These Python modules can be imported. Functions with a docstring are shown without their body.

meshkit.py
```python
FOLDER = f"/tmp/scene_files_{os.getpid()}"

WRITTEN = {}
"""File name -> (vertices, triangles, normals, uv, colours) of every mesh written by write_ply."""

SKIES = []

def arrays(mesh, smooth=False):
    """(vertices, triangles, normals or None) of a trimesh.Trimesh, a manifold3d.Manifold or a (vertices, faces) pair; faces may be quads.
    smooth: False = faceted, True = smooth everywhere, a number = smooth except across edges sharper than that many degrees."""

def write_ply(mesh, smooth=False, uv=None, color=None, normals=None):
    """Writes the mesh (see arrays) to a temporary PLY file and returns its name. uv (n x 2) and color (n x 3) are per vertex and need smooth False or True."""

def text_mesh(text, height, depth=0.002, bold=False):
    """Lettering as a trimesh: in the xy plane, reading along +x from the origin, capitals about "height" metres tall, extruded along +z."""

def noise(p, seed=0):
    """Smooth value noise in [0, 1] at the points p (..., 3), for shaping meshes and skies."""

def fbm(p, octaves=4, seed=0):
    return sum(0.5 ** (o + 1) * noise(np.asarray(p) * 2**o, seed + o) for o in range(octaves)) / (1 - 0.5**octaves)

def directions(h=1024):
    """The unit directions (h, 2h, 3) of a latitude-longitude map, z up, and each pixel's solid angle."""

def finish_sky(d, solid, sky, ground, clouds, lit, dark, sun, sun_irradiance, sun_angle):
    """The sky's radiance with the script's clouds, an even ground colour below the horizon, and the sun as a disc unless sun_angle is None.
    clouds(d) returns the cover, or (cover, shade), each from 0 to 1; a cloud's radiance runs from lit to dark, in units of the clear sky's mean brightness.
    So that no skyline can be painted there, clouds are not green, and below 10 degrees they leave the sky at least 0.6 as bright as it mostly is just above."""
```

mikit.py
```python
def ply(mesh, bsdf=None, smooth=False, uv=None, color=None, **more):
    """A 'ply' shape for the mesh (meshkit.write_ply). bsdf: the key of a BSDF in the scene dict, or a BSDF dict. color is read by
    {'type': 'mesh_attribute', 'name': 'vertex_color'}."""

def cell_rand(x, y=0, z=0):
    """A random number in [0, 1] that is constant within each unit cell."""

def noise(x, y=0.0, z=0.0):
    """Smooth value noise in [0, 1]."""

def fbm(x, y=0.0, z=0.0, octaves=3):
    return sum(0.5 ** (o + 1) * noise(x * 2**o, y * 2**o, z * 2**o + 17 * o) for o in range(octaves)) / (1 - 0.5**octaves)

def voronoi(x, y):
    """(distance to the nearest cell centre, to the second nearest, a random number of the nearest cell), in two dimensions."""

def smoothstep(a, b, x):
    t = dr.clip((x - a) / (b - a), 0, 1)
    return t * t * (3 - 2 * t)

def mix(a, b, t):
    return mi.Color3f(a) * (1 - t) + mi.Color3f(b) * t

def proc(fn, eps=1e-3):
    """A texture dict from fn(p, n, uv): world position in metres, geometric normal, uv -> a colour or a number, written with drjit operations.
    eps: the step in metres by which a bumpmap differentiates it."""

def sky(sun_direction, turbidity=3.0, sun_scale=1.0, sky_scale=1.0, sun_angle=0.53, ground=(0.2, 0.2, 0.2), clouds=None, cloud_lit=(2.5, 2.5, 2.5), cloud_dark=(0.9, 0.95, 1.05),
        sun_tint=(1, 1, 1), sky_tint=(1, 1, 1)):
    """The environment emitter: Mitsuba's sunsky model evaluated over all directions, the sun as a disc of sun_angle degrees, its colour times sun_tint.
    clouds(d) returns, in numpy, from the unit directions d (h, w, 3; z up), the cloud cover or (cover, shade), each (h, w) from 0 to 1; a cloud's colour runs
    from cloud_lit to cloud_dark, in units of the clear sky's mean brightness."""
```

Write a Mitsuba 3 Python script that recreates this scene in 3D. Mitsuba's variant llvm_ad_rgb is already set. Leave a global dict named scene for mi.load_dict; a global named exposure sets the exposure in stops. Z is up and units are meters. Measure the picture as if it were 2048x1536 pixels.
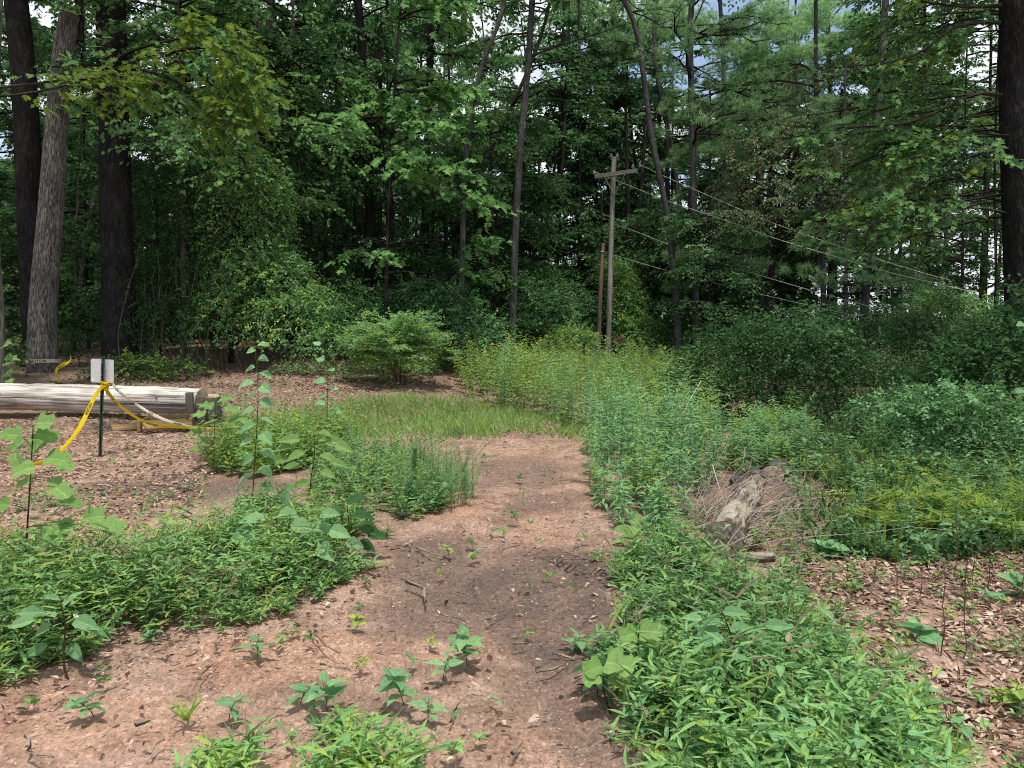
import math
import numpy as np
import drjit as dr
import mitsuba as mi
import mikit, meshkit
from mikit import noise, fbm, smoothstep, mix, voronoi

T = mi.ScalarTransform4f
scene, labels = {}, {}

# ---------------------------------------------------------------- camera, sky, exposure
F_PX, PITCH, EYE = 1538.5, math.radians(4.76), 1.6
scene['camera'] = {'type': 'perspective', 'fov': 67.3, 'fov_axis': 'x', 'near_clip': 0.05, 'far_clip': 3000.0,
                   'to_world': T().look_at(origin=[0, 0, EYE], target=[0, math.cos(PITCH), EYE - math.sin(PITCH)], up=[0, 0, 1])}
exposure = 2.22


def cloud_cover(d):
    q = d / np.maximum(d[..., 2:3], 0.12)
    c = meshkit.fbm(np.stack([q[..., 0] * 0.9, q[..., 1] * 0.9, q[..., 2] * 0], -1) + 3.1, 5, seed=4)
    cover = np.clip((c - 0.26) / 0.18, 0.2, 1)
    return cover, np.clip((c - 0.55) / 0.3, 0, 1) * 0.5


scene['sky'] = mikit.sky([0.10, -0.27, 0.95], turbidity=3.5, sun_scale=0.72, sky_scale=1.0, sun_angle=3.0, clouds=cloud_cover,
                         cloud_lit=(2.1, 2.2, 2.35), cloud_dark=(1.3, 1.35, 1.45), sun_tint=(0.93, 1.0, 1.08), sky_tint=(0.96, 1.0, 1.05), ground=(0.10, 0.10, 0.06))
labels['sky'] = {'kind': 'structure'}


def at(px, py, d):
    """The point at distance d in front of the lens that the photograph shows at (px, py)."""
    xc, yc = (px - 1024) / F_PX, (768 - py) / F_PX
    v = np.array([xc, math.cos(PITCH) + yc * math.sin(PITCH), -math.sin(PITCH) + yc * math.cos(PITCH)])
    return np.array([0, 0, EYE]) + v * (d / v[1])


def ss(a, b, x):
    t = np.clip((np.asarray(x, float) - a) / (b - a), 0, 1)
    return t * t * (3 - 2 * t)


def n2(x, y, s, seed=0, o=3):
    x, y = np.asarray(x, float), np.asarray(y, float)
    return meshkit.fbm(np.stack([x * s, y * s, x * 0], -1), o, seed)


def height(x, y):
    x, y = np.asarray(x, float), np.asarray(y, float)
    left = ss(2.5, -4.0, x)
    h = 0.5 * ss(11.2, 17.5, y) * left + 0.025 * np.clip(y - 17, 0, 25) * left
    h = h - 0.03 * np.clip(y - 16, 0, 120) * ss(4, 14, x)
    h = h + (n2(x, y, 0.45, 1) - 0.5) * 0.16
    return h


def gp(px, py):
    """The ground point seen at (px, py)."""
    d = 5.0
    for _ in range(60):
        p = at(px, py, d)
        dz = p[2] - height(p[0], p[1])
        slope = (EYE - p[2]) / d
        d = max(1.5, min(80, d + 0.7 * dz / max(slope, 0.03)))
    p = at(px, py, d)
    return np.array([p[0], p[1], float(height(p[0], p[1]))])


# ---------------------------------------------------------------- materials
PALETTE = [  # two colours of each kind of leaf
    ((0.137, 0.296, 0.103), (0.208, 0.412, 0.128)),   # 0 bright maple
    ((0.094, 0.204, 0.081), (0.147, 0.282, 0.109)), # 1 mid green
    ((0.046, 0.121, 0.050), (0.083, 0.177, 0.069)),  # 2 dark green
    ((0.114, 0.185, 0.032), (0.167, 0.246, 0.045)),   # 3 oak olive
    ((0.156, 0.285, 0.154), (0.246, 0.409, 0.186)),  # 4 pine
    ((0.186, 0.374, 0.143), (0.293, 0.499, 0.185)),  # 5 stilt grass
    ((0.244, 0.409, 0.120), (0.349, 0.519, 0.178)),      # 6 yellow green grass
    ((0.176, 0.367, 0.185), (0.278, 0.499, 0.237)),   # 7 blue green weed
    ((0.251, 0.385, 0.103), (0.365, 0.508, 0.125)),    # 8 yellowish weed
    ((0.168, 0.321, 0.095), (0.233, 0.379, 0.131)),     # 9 lime sapling
    ((0.166, 0.332, 0.170), (0.257, 0.446, 0.212)), # 10 seedling
    ((0.263, 0.164, 0.121), (0.463, 0.342, 0.275)),   # 11 brown litter
    ((0.074, 0.044, 0.038), (0.171, 0.108, 0.085)),  # 12 dark litter
    ((0.342, 0.271, 0.219), (0.490, 0.419, 0.346)),      # 13 pale litter
    ((0.743, 0.585, 0.027), (0.792, 0.491, 0.027)),      # 14 yellow flower
    ((0.219, 0.278, 0.166), (0.415, 0.431, 0.240)),     # 15 dying olive
    ((0.170, 0.281, 0.055), (0.260, 0.356, 0.070)),   # 16 fern
    ((0.381, 0.322, 0.226), (0.538, 0.476, 0.369)),      # 17 dead straw
    ((0.080, 0.120, 0.035), (0.110, 0.140, 0.045)),    # 18 green stem
    ((0.085, 0.055, 0.040), (0.120, 0.080, 0.060)),   # 19 brown stem
    ((0.720, 0.720, 0.684), (0.630, 0.612, 0.630)),      # 20 white flower
    ((0.060, 0.170, 0.056), (0.100, 0.230, 0.072)), # 21 dog fennel
    ((0.102, 0.055, 0.046), (0.306, 0.204, 0.153)),    # 22 seed heads
    ((0.299, 0.493, 0.254), (0.434, 0.643, 0.329)),   # 23 bright pine
    ((0.026, 0.060, 0.026), (0.048, 0.090, 0.038)),   # 24 vine and shrub leaves, tree shade put into the colour
    ((0.19, 0.155, 0.14), (0.34, 0.29, 0.265)),   # 25 grey brush
]


def leaf_colour(p, n, uv):
    k = dr.floor(uv.x)
    r = uv.x - k
    a, b = mi.Color3f(0.05, 0.1, 0.03), mi.Color3f(0.05, 0.1, 0.03)
    for i, (ca, cb) in enumerate(PALETTE):
        hit = (k > i - 0.5) & (k < i + 0.5)
        a = dr.select(hit, mi.Color3f(ca), a)
        b = dr.select(hit, mi.Color3f(cb), b)
    c = a * (1 - r) + b * r
    rib = 1 - smoothstep(0.0, 0.16, dr.abs(uv.y - 0.5) * 2)
    tone = 0.86 + 0.28 * noise(p.x * 0.8, p.y * 0.8, p.z * 0.8)
    tone = tone * (0.84 + 0.32 * noise(p.x * 70, p.y * 70, p.z * 70))
    return c * (tone * (1 + 0.32 * rib))


scene['leaf'] = {'type': 'principledthin', 'base_color': mikit.proc(leaf_colour), 'roughness': 0.28, 'eta': 1.5, 'diff_trans': 0.9, 'spec_trans': 0.0}
scene['litter'] = {'type': 'twosided', 'bsdf': {'type': 'diffuse', 'reflectance': mikit.proc(leaf_colour)}}

BARKS = [  # furrow colour, ridge colour, furrows per metre
    ((0.010, 0.010, 0.011), (0.046, 0.044, 0.045), 34.0),  # 0 dark pine
    ((0.060, 0.056, 0.053), (0.221, 0.212, 0.204), 85.0),     # 1 grey poplar
    ((0.039, 0.037, 0.039), (0.121, 0.121, 0.127), 24.0),    # 2 grey brown pine
    ((0.023, 0.021, 0.019), (0.058, 0.052, 0.047), 30.0),  # 3 dark branch
    ((0.060, 0.064, 0.051), (0.145, 0.149, 0.128), 20.0),    # 4 pale mossy stem
    ((0.085, 0.072, 0.060), (0.289, 0.264, 0.221), 30.0),       # 5 rotten log
]


def bark_ridge(uv):
    k = dr.floor(uv.x / 10)
    a, v = uv.x - 10 * k, uv.y
    f = mi.Float(24.0)
    for i, b in enumerate(BARKS):
        f = dr.select((k > i - 0.5) & (k < i + 0.5), b[2], f)
    w = a * f + 1.6 * noise(a * f * 0.5, v * f * 0.22)
    x = noise(w, v * f * 0.16 + 7.0)
    y = noise(w * 2.1, v * f * 0.45 + 3.0)
    d1, d2, c = voronoi(a * f * 0.62 + 1.6 * noise(a * 22, v * 7), v * f * 0.17 + 1.2 * noise(a * 16, v * 5 + 9.0))
    plate = (0.35 + 0.65 * smoothstep(0.02, 0.34, d2 - d1)) * (0.45 + 0.55 * c)
    line = smoothstep(0.28, 0.72, x * 0.7 + y * 0.3)
    return k, dr.select((k < 0.5) | (k > 1.5) & (k < 2.5), plate * (0.55 + 0.45 * line), line)


def bark_colour(p, n, uv):
    k, r = bark_ridge(uv)
    lo, hi = mi.Color3f(0.03), mi.Color3f(0.1)
    for i, b in enumerate(BARKS):
        hit = (k > i - 0.5) & (k < i + 0.5)
        lo = dr.select(hit, mi.Color3f(b[0]), lo)
        hi = dr.select(hit, mi.Color3f(b[1]), hi)
    blot = noise(p.x * 5, p.y * 5, p.z * 2.2)
    c = lo * (1 - r) + hi * r
    lichen = smoothstep(0.66, 0.78, noise(p.x * 9, p.y * 9, p.z * 5)) * 0.35
    return (c * (1 - lichen) + mi.Color3f(hi) * mi.Color3f(1.0, 1.15, 0.95) * lichen) * (0.7 + 0.6 * blot)


scene['bark'] = {'type': 'twosided', 'bsdf': {'type': 'bumpmap', 'arbitrary': mikit.proc(lambda p, n, uv: bark_ridge(uv)[1], eps=4e-3), 'scale': 0.018,
                 'bsdf': {'type': 'diffuse', 'reflectance': mikit.proc(bark_colour)}}}

WOODS = [  # dark grain, light grain
    ((0.277, 0.213, 0.182), (0.629, 0.629, 0.591)),   # 0 weathered pale log
    ((0.180, 0.121, 0.059), (0.324, 0.234, 0.126)),  # 1 treated lumber
    ((0.126, 0.104, 0.085), (0.270, 0.234, 0.198)),  # 2 grey post
    ((0.096, 0.066, 0.054), (0.213, 0.159, 0.143)),  # 3 brown stub pole
    ((0.186, 0.183, 0.158), (0.409, 0.393, 0.360)),  # 4 grey green pole
    ((0.270, 0.216, 0.144), (0.468, 0.396, 0.279)),    # 5 cut end
]


def wood_colour(p, n, uv):
    k = dr.floor(uv.x / 10)
    a, v = uv.x - 10 * k, uv.y
    lo, hi = mi.Color3f(0.2), mi.Color3f(0.4)
    for i, b in enumerate(WOODS):
        hit = (k > i - 0.5) & (k < i + 0.5)
        lo = dr.select(hit, mi.Color3f(b[0]), lo)
        hi = dr.select(hit, mi.Color3f(b[1]), hi)
    g = noise(a * 55 + 2 * noise(a * 6, v * 1.2), v * 2.5) * 0.55 + noise(a * 140, v * 6) * 0.2 + noise(a * 9, v * 1.4) * 0.45
    c = mix(lo, hi, smoothstep(0.25, 0.8, g))
    crack = smoothstep(0.80, 0.87, noise(a * 38, v * 1.1 + 5.0))
    stain = smoothstep(0.55, 0.8, noise(a * 3.5, v * 2.2 + 9.0))
    return c * (1 - 0.6 * crack) * (1 - 0.32 * stain)


scene['wood'] = {'type': 'twosided', 'bsdf': {'type': 'bumpmap', 'arbitrary': mikit.proc(lambda p, n, uv: noise((uv.x - 10 * dr.floor(uv.x / 10)) * 55, uv.y * 2.5), eps=3e-3),
                 'scale': 0.006, 'bsdf': {'type': 'diffuse', 'reflectance': mikit.proc(wood_colour)}}}


def spots(p, table):
    w = mi.Float(0)
    for cx, cy, rx, ry, s in table:
        q = dr.square((p.x - cx) / rx) + dr.square((p.y - cy) / ry)
        w = dr.maximum(w, s * (1 - smoothstep(0.25, 1.3, q + 1.1 * (noise(p.x * 3.3, p.y * 3.3, cx) - 0.5))))
    return w


CLAY = [(-3.4, 5.75, 1.2, .42, 1.0), (-1.45, 7.9, .35, .25, 1.0), (-0.55, 6.6, .4, .6, .9), (-1.1, 3.65, .6, .35, .7), (-1.9, 3.0, .9, .4, .6), (-.3, 3.9, .5, .3, .35),
        (.25, 6.1, .25, .5, .5), (-.2, 2.7, .9, .4, .3), (0.1, 9.5, .5, .6, .4)]
DAMP = [(.10, 4.75, .75, .8, .95), (.28, 4.0, .40, .8, .9), (.45, 5.1, .5, .4, 1.0), (.15, 8.2, .7, .9, .6), (-.4, 4.3, .5, .4, .7), (-3.1, 7.3, 1.0, .6, .8), (-2.3, 8.2, .6, .3, .8), (.2, 6.8, .3, .4, .5), (-.5, 5.2, .4, .5, .8), (.35, 3.2, .25, .6, .6)]
TREAD = (0.58, 4.95)


def tread(p):
    """Lugs that a tyre pressed into the damp soil."""
    x, y = p.x - TREAD[0], p.y - TREAD[1]
    u, v = x * 0.80 + y * 0.60, -x * 0.60 + y * 0.80
    m = (1 - smoothstep(0.10, 0.13, dr.abs(u))) * (1 - smoothstep(0.5, 0.75, dr.abs(v)))
    ph = (v + 0.5 * dr.abs(u)) / 0.085
    t = dr.abs(ph - dr.floor(ph) - 0.5) * 2
    return m * smoothstep(0.35, 0.6, t)


def ground_colour(p, n, uv):
    big = fbm(p.x * 0.9, p.y * 0.9, 0.0, 3)
    mid = fbm(p.x * 7, p.y * 7, 1.0, 3)
    fine = noise(p.x * 70, p.y * 46, 0.0)
    soil = mix((0.189, 0.130, 0.102), (0.324, 0.228, 0.187), smoothstep(0.3, 0.72, mid * 0.6 + big * 0.4))
    clay = mix((0.300, 0.171, 0.118), (0.363, 0.240, 0.174), mid)
    c = mix(soil, clay, dr.clip(0.8 * spots(p, CLAY) + 0.12 * smoothstep(0.5, 0.75, big), 0, 1))
    c = mix(c, mi.Color3f(0.101, 0.079, 0.071), spots(p, DAMP) * (0.62 + 0.38 * smoothstep(0.3, 0.65, mid)))
    c = c * (0.62 + 0.44 * fine + 0.32 * noise(p.x * 170, p.y * 120, 5.0))
    fibre = noise(p.x * 30 + 4 * noise(p.x * 5, p.y * 5), p.y * 110) * noise(p.x * 120, p.y * 35, 3.0)
    c = mix(c, c * 1.55, smoothstep(0.40, 0.60, fibre) * 0.8)
    d1, d2, w = voronoi(p.x * 90, p.y * 70)
    c = mix(c, mi.Color3f(0.056, 0.043, 0.038), smoothstep(0.4, 0.2, d1) * smoothstep(0.6, 0.7, w) * 0.25)
    far = smoothstep(10.5, 12.5, p.y)
    return mix(c, mix((0.133, 0.094, 0.074), (0.280, 0.203, 0.162), mid * 0.5 + fine * 0.5), far)


def ground_bump(p, n, uv):
    return 0.020 * fbm(p.x * 16, p.y * 16, 0.0, 3) + 0.006 * noise(p.x * 75, p.y * 55, 2.0) + 0.06 * tread(p)


scene['soil'] = {'type': 'twosided', 'bsdf': {'type': 'bumpmap', 'arbitrary': mikit.proc(ground_bump, eps=4e-3), 'scale': 1.0,
                 'bsdf': {'type': 'diffuse', 'reflectance': mikit.proc(ground_colour)}}}
scene['aluminium'] = {'type': 'twosided', 'bsdf': {'type': 'principled', 'base_color': {'type': 'rgb', 'value': [.58, .60, .62]}, 'roughness': 0.42, 'metallic': 0.25, 'specular': 0.5}}
scene['green_paint'] = {'type': 'twosided', 'bsdf': {'type': 'principled', 'base_color': {'type': 'rgb', 'value': [.022, .050, .036]}, 'roughness': 0.45}}
scene['sticker'] = {'type': 'twosided', 'bsdf': {'type': 'diffuse', 'reflectance': {'type': 'rgb', 'value': [.8, .8, .8]}}}
scene['yellow_tape'] = {'type': 'principledthin', 'base_color': {'type': 'rgb', 'value': [.62, .46, .02]}, 'roughness': 0.3, 'diff_trans': 0.5}
scene['white_tape'] = {'type': 'principledthin', 'base_color': {'type': 'rgb', 'value': [.62, .59, .46]}, 'roughness': 0.3, 'diff_trans': 0.5}
scene['black_ink'] = {'type': 'twosided', 'bsdf': {'type': 'diffuse', 'reflectance': {'type': 'rgb', 'value': [.02, .02, .018]}}}
scene['grey_metal'] = {'type': 'twosided', 'bsdf': {'type': 'principled', 'base_color': {'type': 'rgb', 'value': [.30, .31, .31]}, 'roughness': 0.5, 'metallic': 0.3}}
scene['cable'] = {'type': 'twosided', 'bsdf': {'type': 'principled', 'base_color': {'type': 'rgb', 'value': [.10, .10, .10]}, 'roughness': 0.5}}
scene['porcelain'] = {'type': 'twosided', 'bsdf': {'type': 'principled', 'base_color': {'type': 'rgb', 'value': [.24, .26, .28]}, 'roughness': 0.25}}
scene['wire_metal'] = {'type': 'twosided', 'bsdf': {'type': 'principled', 'base_color': {'type': 'rgb', 'value': [.30, .30, .28]}, 'roughness': 0.6, 'metallic': 0.0}}


# ---------------------------------------------------------------- mesh helpers
def nrm(a):
    return a / (np.linalg.norm(a, axis=-1, keepdims=True) + 1e-12)


LOOSE = ('branches', 'crown', 'low_branches', 'low_crown', 'foliage', 'stems', 'runners', 'vine_stems', 'vine_leaves', 'hanging_vines', 'large_leaves', 'sprout', 'leaf_stalks', 'buds', 'cluster', 'runner')  # parts made of countless small pieces


class Mesh:
    def __init__(self):
        self.v, self.f, self.uv, self.n = [], [], [], 0

    def add(self, v, f, uv):
        if len(v):
            self.v.append(np.asarray(v, np.float32)), self.f.append(np.asarray(f, np.int64) + self.n), self.uv.append(np.asarray(uv, np.float32))
            self.n += len(v)
        return self

    def arrays(self):
        return np.vstack(self.v), np.vstack(self.f), np.vstack(self.uv)

    def put(self, key, bsdf, smooth=False, **kw):
        v, f, uv = self.arrays()
        scene[key] = mikit.ply((v, f), bsdf, smooth=smooth, uv=uv, **kw)
        if key.rsplit('__', 1)[-1].rstrip('_0123456789') in LOOSE:
            labels.setdefault(key, {})['kind'] = 'stuff'


def numbered(name, used=None):
    pool = labels if used is None else used
    if name not in pool and not any(k.startswith(name + '__') for k in scene):
        return name
    i = 1
    while f'{name}_{i:03d}' in pool or any(k == f'{name}_{i:03d}' or k.startswith(f'{name}_{i:03d}__') for k in scene):
        i += 1
    return f'{name}_{i:03d}'


def thing(name, label, cat, group=None, kind=None):
    key = numbered(name)
    labels[key] = {'label': label, 'category': cat}
    if group:
        labels[key]['group'] = group
    if kind:
        labels[key]['kind'] = kind
    return key


COUNT = {}


def part(parent, name):
    k = f'{parent}__{name}'
    i = COUNT.get(k, 0)
    COUNT[k] = i + 1
    return k if i == 0 else f'{k}_{i:03d}'


def template(half, fold=0.25, droop=0.12, tip=True):
    """A leaf from its half outline [(x, y)] from base to tip: midrib and two sides, folded and drooping. Returns (vertices, faces, cross)."""
    h = np.array(half, float)
    n = len(h)
    z = -droop * h[:, 0] ** 2
    mid = np.stack([h[:, 0], h[:, 0] * 0, z], 1)
    lf = np.stack([h[:, 0], h[:, 1], z + fold * h[:, 1]], 1)
    rt = lf * [1, -1, 1]
    v, cross, f = [], [], []
    idx = {}

    def vid(kind, i):
        if h[i, 1] == 0:
            kind = 'm'
        if (kind, i) not in idx:
            idx[(kind, i)] = len(v)
            v.append({'m': mid, 'l': lf, 'r': rt}[kind][i])
            cross.append({'m': 0.5, 'l': 1.0, 'r': 0.0}[kind])
        return idx[(kind, i)]

    for i in range(n - 1):
        for s in 'lr':
            a, b, c, d = vid('m', i), vid('m', i + 1), vid(s, i + 1), vid(s, i)
            q = (a, b, c, d) if s == 'l' else (a, d, c, b)
            for t in ((q[0], q[1], q[2]), (q[0], q[2], q[3])):
                if len(set(t)) == 3:
                    f.append(t)
    return np.array(v), np.array(f), np.array(cross)


RHOMB = (np.array([[0, 0, 0], [.42, .5, .10], [.42, -.5, .10], [1, 0, -.10]]), np.array([[0, 3, 1], [0, 2, 3]]), np.array([.5, 1, 0, .5]))
LANCE = template([(0, 0), (.25, .46), (.6, .38), (1, 0)], 0.2, 0.16)
OVATE = template([(0, 0), (.12, .34), (.38, .5), (.72, .32), (1, 0)], 0.34, 0.30)
MAPLE = template([(0, 0), (.04, .30), (.22, .55), (.34, .26), (.62, .48), (.66, .17), (1, 0)], 0.16, 0.12)
OAK = template([(0, 0), (.18, .12), (.28, .40), (.40, .14), (.54, .50), (.66, .16), (.80, .36), (.86, .12), (1, 0)], 0.12, 0.14)
TULIP = template([(0, 0), (.03, .28), (.12, .46), (.34, .52), (.48, .34), (.60, .34), (.82, .44), (.94, .26), (.88, 0)], 0.30, 0.28)
ROUND = template([(0, 0), (.0, .28), (.16, .46), (.42, .5), (.72, .36), (.93, .13), (1, 0)], 0.16, 0.12)
BLADE = template([(0, .5), (.5, .42), (1, 0)], 0.3, 0.25)
NEEDLE = (np.array([[0, .5, 0], [0, -.5, 0], [1, 0, 0]]), np.array([[0, 1, 2]]), np.array([.2, .8, .5]))


def leaves(tpl, P, D, N, L, W, U):
    """Leaves of one template at the points P, along D, facing N, of the given lengths and widths; U is kind + random."""
    tv, tf, tc = tpl
    P, m = np.atleast_2d(P), len(np.atleast_2d(P))
    X = nrm(D)
    Z = N - (N * X).sum(-1, keepdims=True) * X
    Z = nrm(Z)
    Y = np.cross(Z, X)
    L, W = np.broadcast_to(L, (m,)), np.broadcast_to(W, (m,))
    v = P[:, None] + X[:, None] * (tv[None, :, 0:1] * L[:, None, None]) + Y[:, None] * (tv[None, :, 1:2] * W[:, None, None]) + Z[:, None] * (tv[None, :, 2:3] * (0.5 * L + 0.5 * W)[:, None, None])
    k = len(tv)
    f = tf[None] + (np.arange(m) * k)[:, None, None]
    uv = np.stack([np.repeat(np.broadcast_to(U, (m,)), k), np.tile(tc, m)], 1)
    return v.reshape(-1, 3), f.reshape(-1, 3), uv


def tubes(P, R, sides=3, kind=0, start=math.pi / 2):
    """Tubes along the polylines P (m, k, 3) with radii R (m, k); uv in metres, u offset by ten times kind."""
    P, R = np.asarray(P, float), np.asarray(R, float)
    if P.ndim == 2:
        P, R = P[None], R[None]
    R = np.broadcast_to(R, P.shape[:2])
    m, k = P.shape[:2]
    t = nrm(np.gradient(P, axis=1))
    ref = np.where(np.abs(t[..., 2:]) > 0.8, [1.0, 0, 0], [0, 0, 1.0])
    b = nrm(np.cross(t, ref))
    a = np.cross(b, t)
    c = sides + 1
    ang = start + np.arange(c) * 2 * np.pi / sides
    v = P[:, :, None] + R[:, :, None, None] * (np.cos(ang)[None, None, :, None] * a[:, :, None] + np.sin(ang)[None, None, :, None] * b[:, :, None])
    arc = np.concatenate([np.zeros((m, 1)), np.cumsum(np.linalg.norm(np.diff(P, axis=1), axis=-1), 1)], 1)
    u = (np.arange(c) * 2 * np.pi / sides)[None, None] * np.maximum(R.max(1), 0.004)[:, None, None] + np.zeros((m, k, 1)) + 0.2
    uv = np.stack([u + 10 * kind, np.broadcast_to(arc[:, :, None], u.shape)], -1)
    i, j = np.meshgrid(np.arange(k - 1), np.arange(sides), indexing='ij')
    q = np.stack([i * c + j, i * c + j + 1, (i + 1) * c + j + 1, (i + 1) * c + j], -1).reshape(-1, 4)
    f = np.vstack([q[:, [0, 1, 2]], q[:, [0, 2, 3]]])
    f = (f[None] + (np.arange(m) * k * c)[:, None, None]).reshape(-1, 3)
    return v.reshape(-1, 3), f, uv.reshape(-1, 2)


def stems(P, R, u, sides=3):
    """Thin tubes coloured from the leaf palette."""
    v, f, uv = tubes(P, R, sides)
    uv[:, 0], uv[:, 1] = u, 0.9
    return v, f, uv


def disc(c, n, r, kind, k=14, wob=None):
    n = nrm(np.array(n, float))
    a = nrm(np.cross(n, [0.1, 0.2, 1.0]))
    b = np.cross(n, a)
    ang = np.arange(k) * 2 * np.pi / k
    rr = r * (np.ones(k) if wob is None else wob)
    v = np.vstack([[c], c + rr[:, None] * (np.cos(ang)[:, None] * a + np.sin(ang)[:, None] * b)])
    f = np.stack([np.zeros(k, int), 1 + np.arange(k), 1 + (np.arange(k) + 1) % k], 1)
    uv = np.stack([10 * kind + 1 + (v - c) @ a, (v - c) @ b * 14], 1)
    return v, f, uv


def box(size, kind=1, bevel=0.006):
    """A bevelled box with wood uv, its length along x."""
    import manifold3d as m3
    s = np.array(size, float) / 2
    pts = []
    for sx in (-1, 1):
        for sy in (-1, 1):
            for sz in (-1, 1):
                for ax in range(3):
                    q = s - bevel
                    q[ax] = s[ax]
                    pts.append(q * [sx, sy, sz])
    h = m3.Manifold.hull_points(np.array(pts)).to_mesh()
    v, f = np.array(h.vert_properties[:, :3], float), np.array(h.tri_verts)
    vv = v[f].reshape(-1, 3)
    return vv, np.arange(len(vv)).reshape(-1, 3), np.stack([10 * kind + 2 + vv[:, 1] + vv[:, 2], vv[:, 0]], 1)


def move(g, rot=None, loc=(0, 0, 0)):
    v, f, uv = g
    return (v @ np.array(rot).T if rot is not None else v) + np.array(loc), f, uv


def rot(ax, deg):
    return np.array(T().rotate(list(ax), deg).matrix)[:3, :3]


def curve(pts, n):
    """A smooth curve through the points, n samples."""
    from scipy.interpolate import CubicSpline
    p = np.array(pts, float)
    t = np.concatenate([[0], np.cumsum(np.linalg.norm(np.diff(p, axis=0), axis=1))])
    if len(p) == 2:
        return p[0] + np.linspace(0, 1, n)[:, None] * (p[1] - p[0])
    return CubicSpline(t, p)(np.linspace(0, t[-1], n))


# ---------------------------------------------------------------- plant builders
UP = np.array([0, 0, 1.0])


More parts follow.
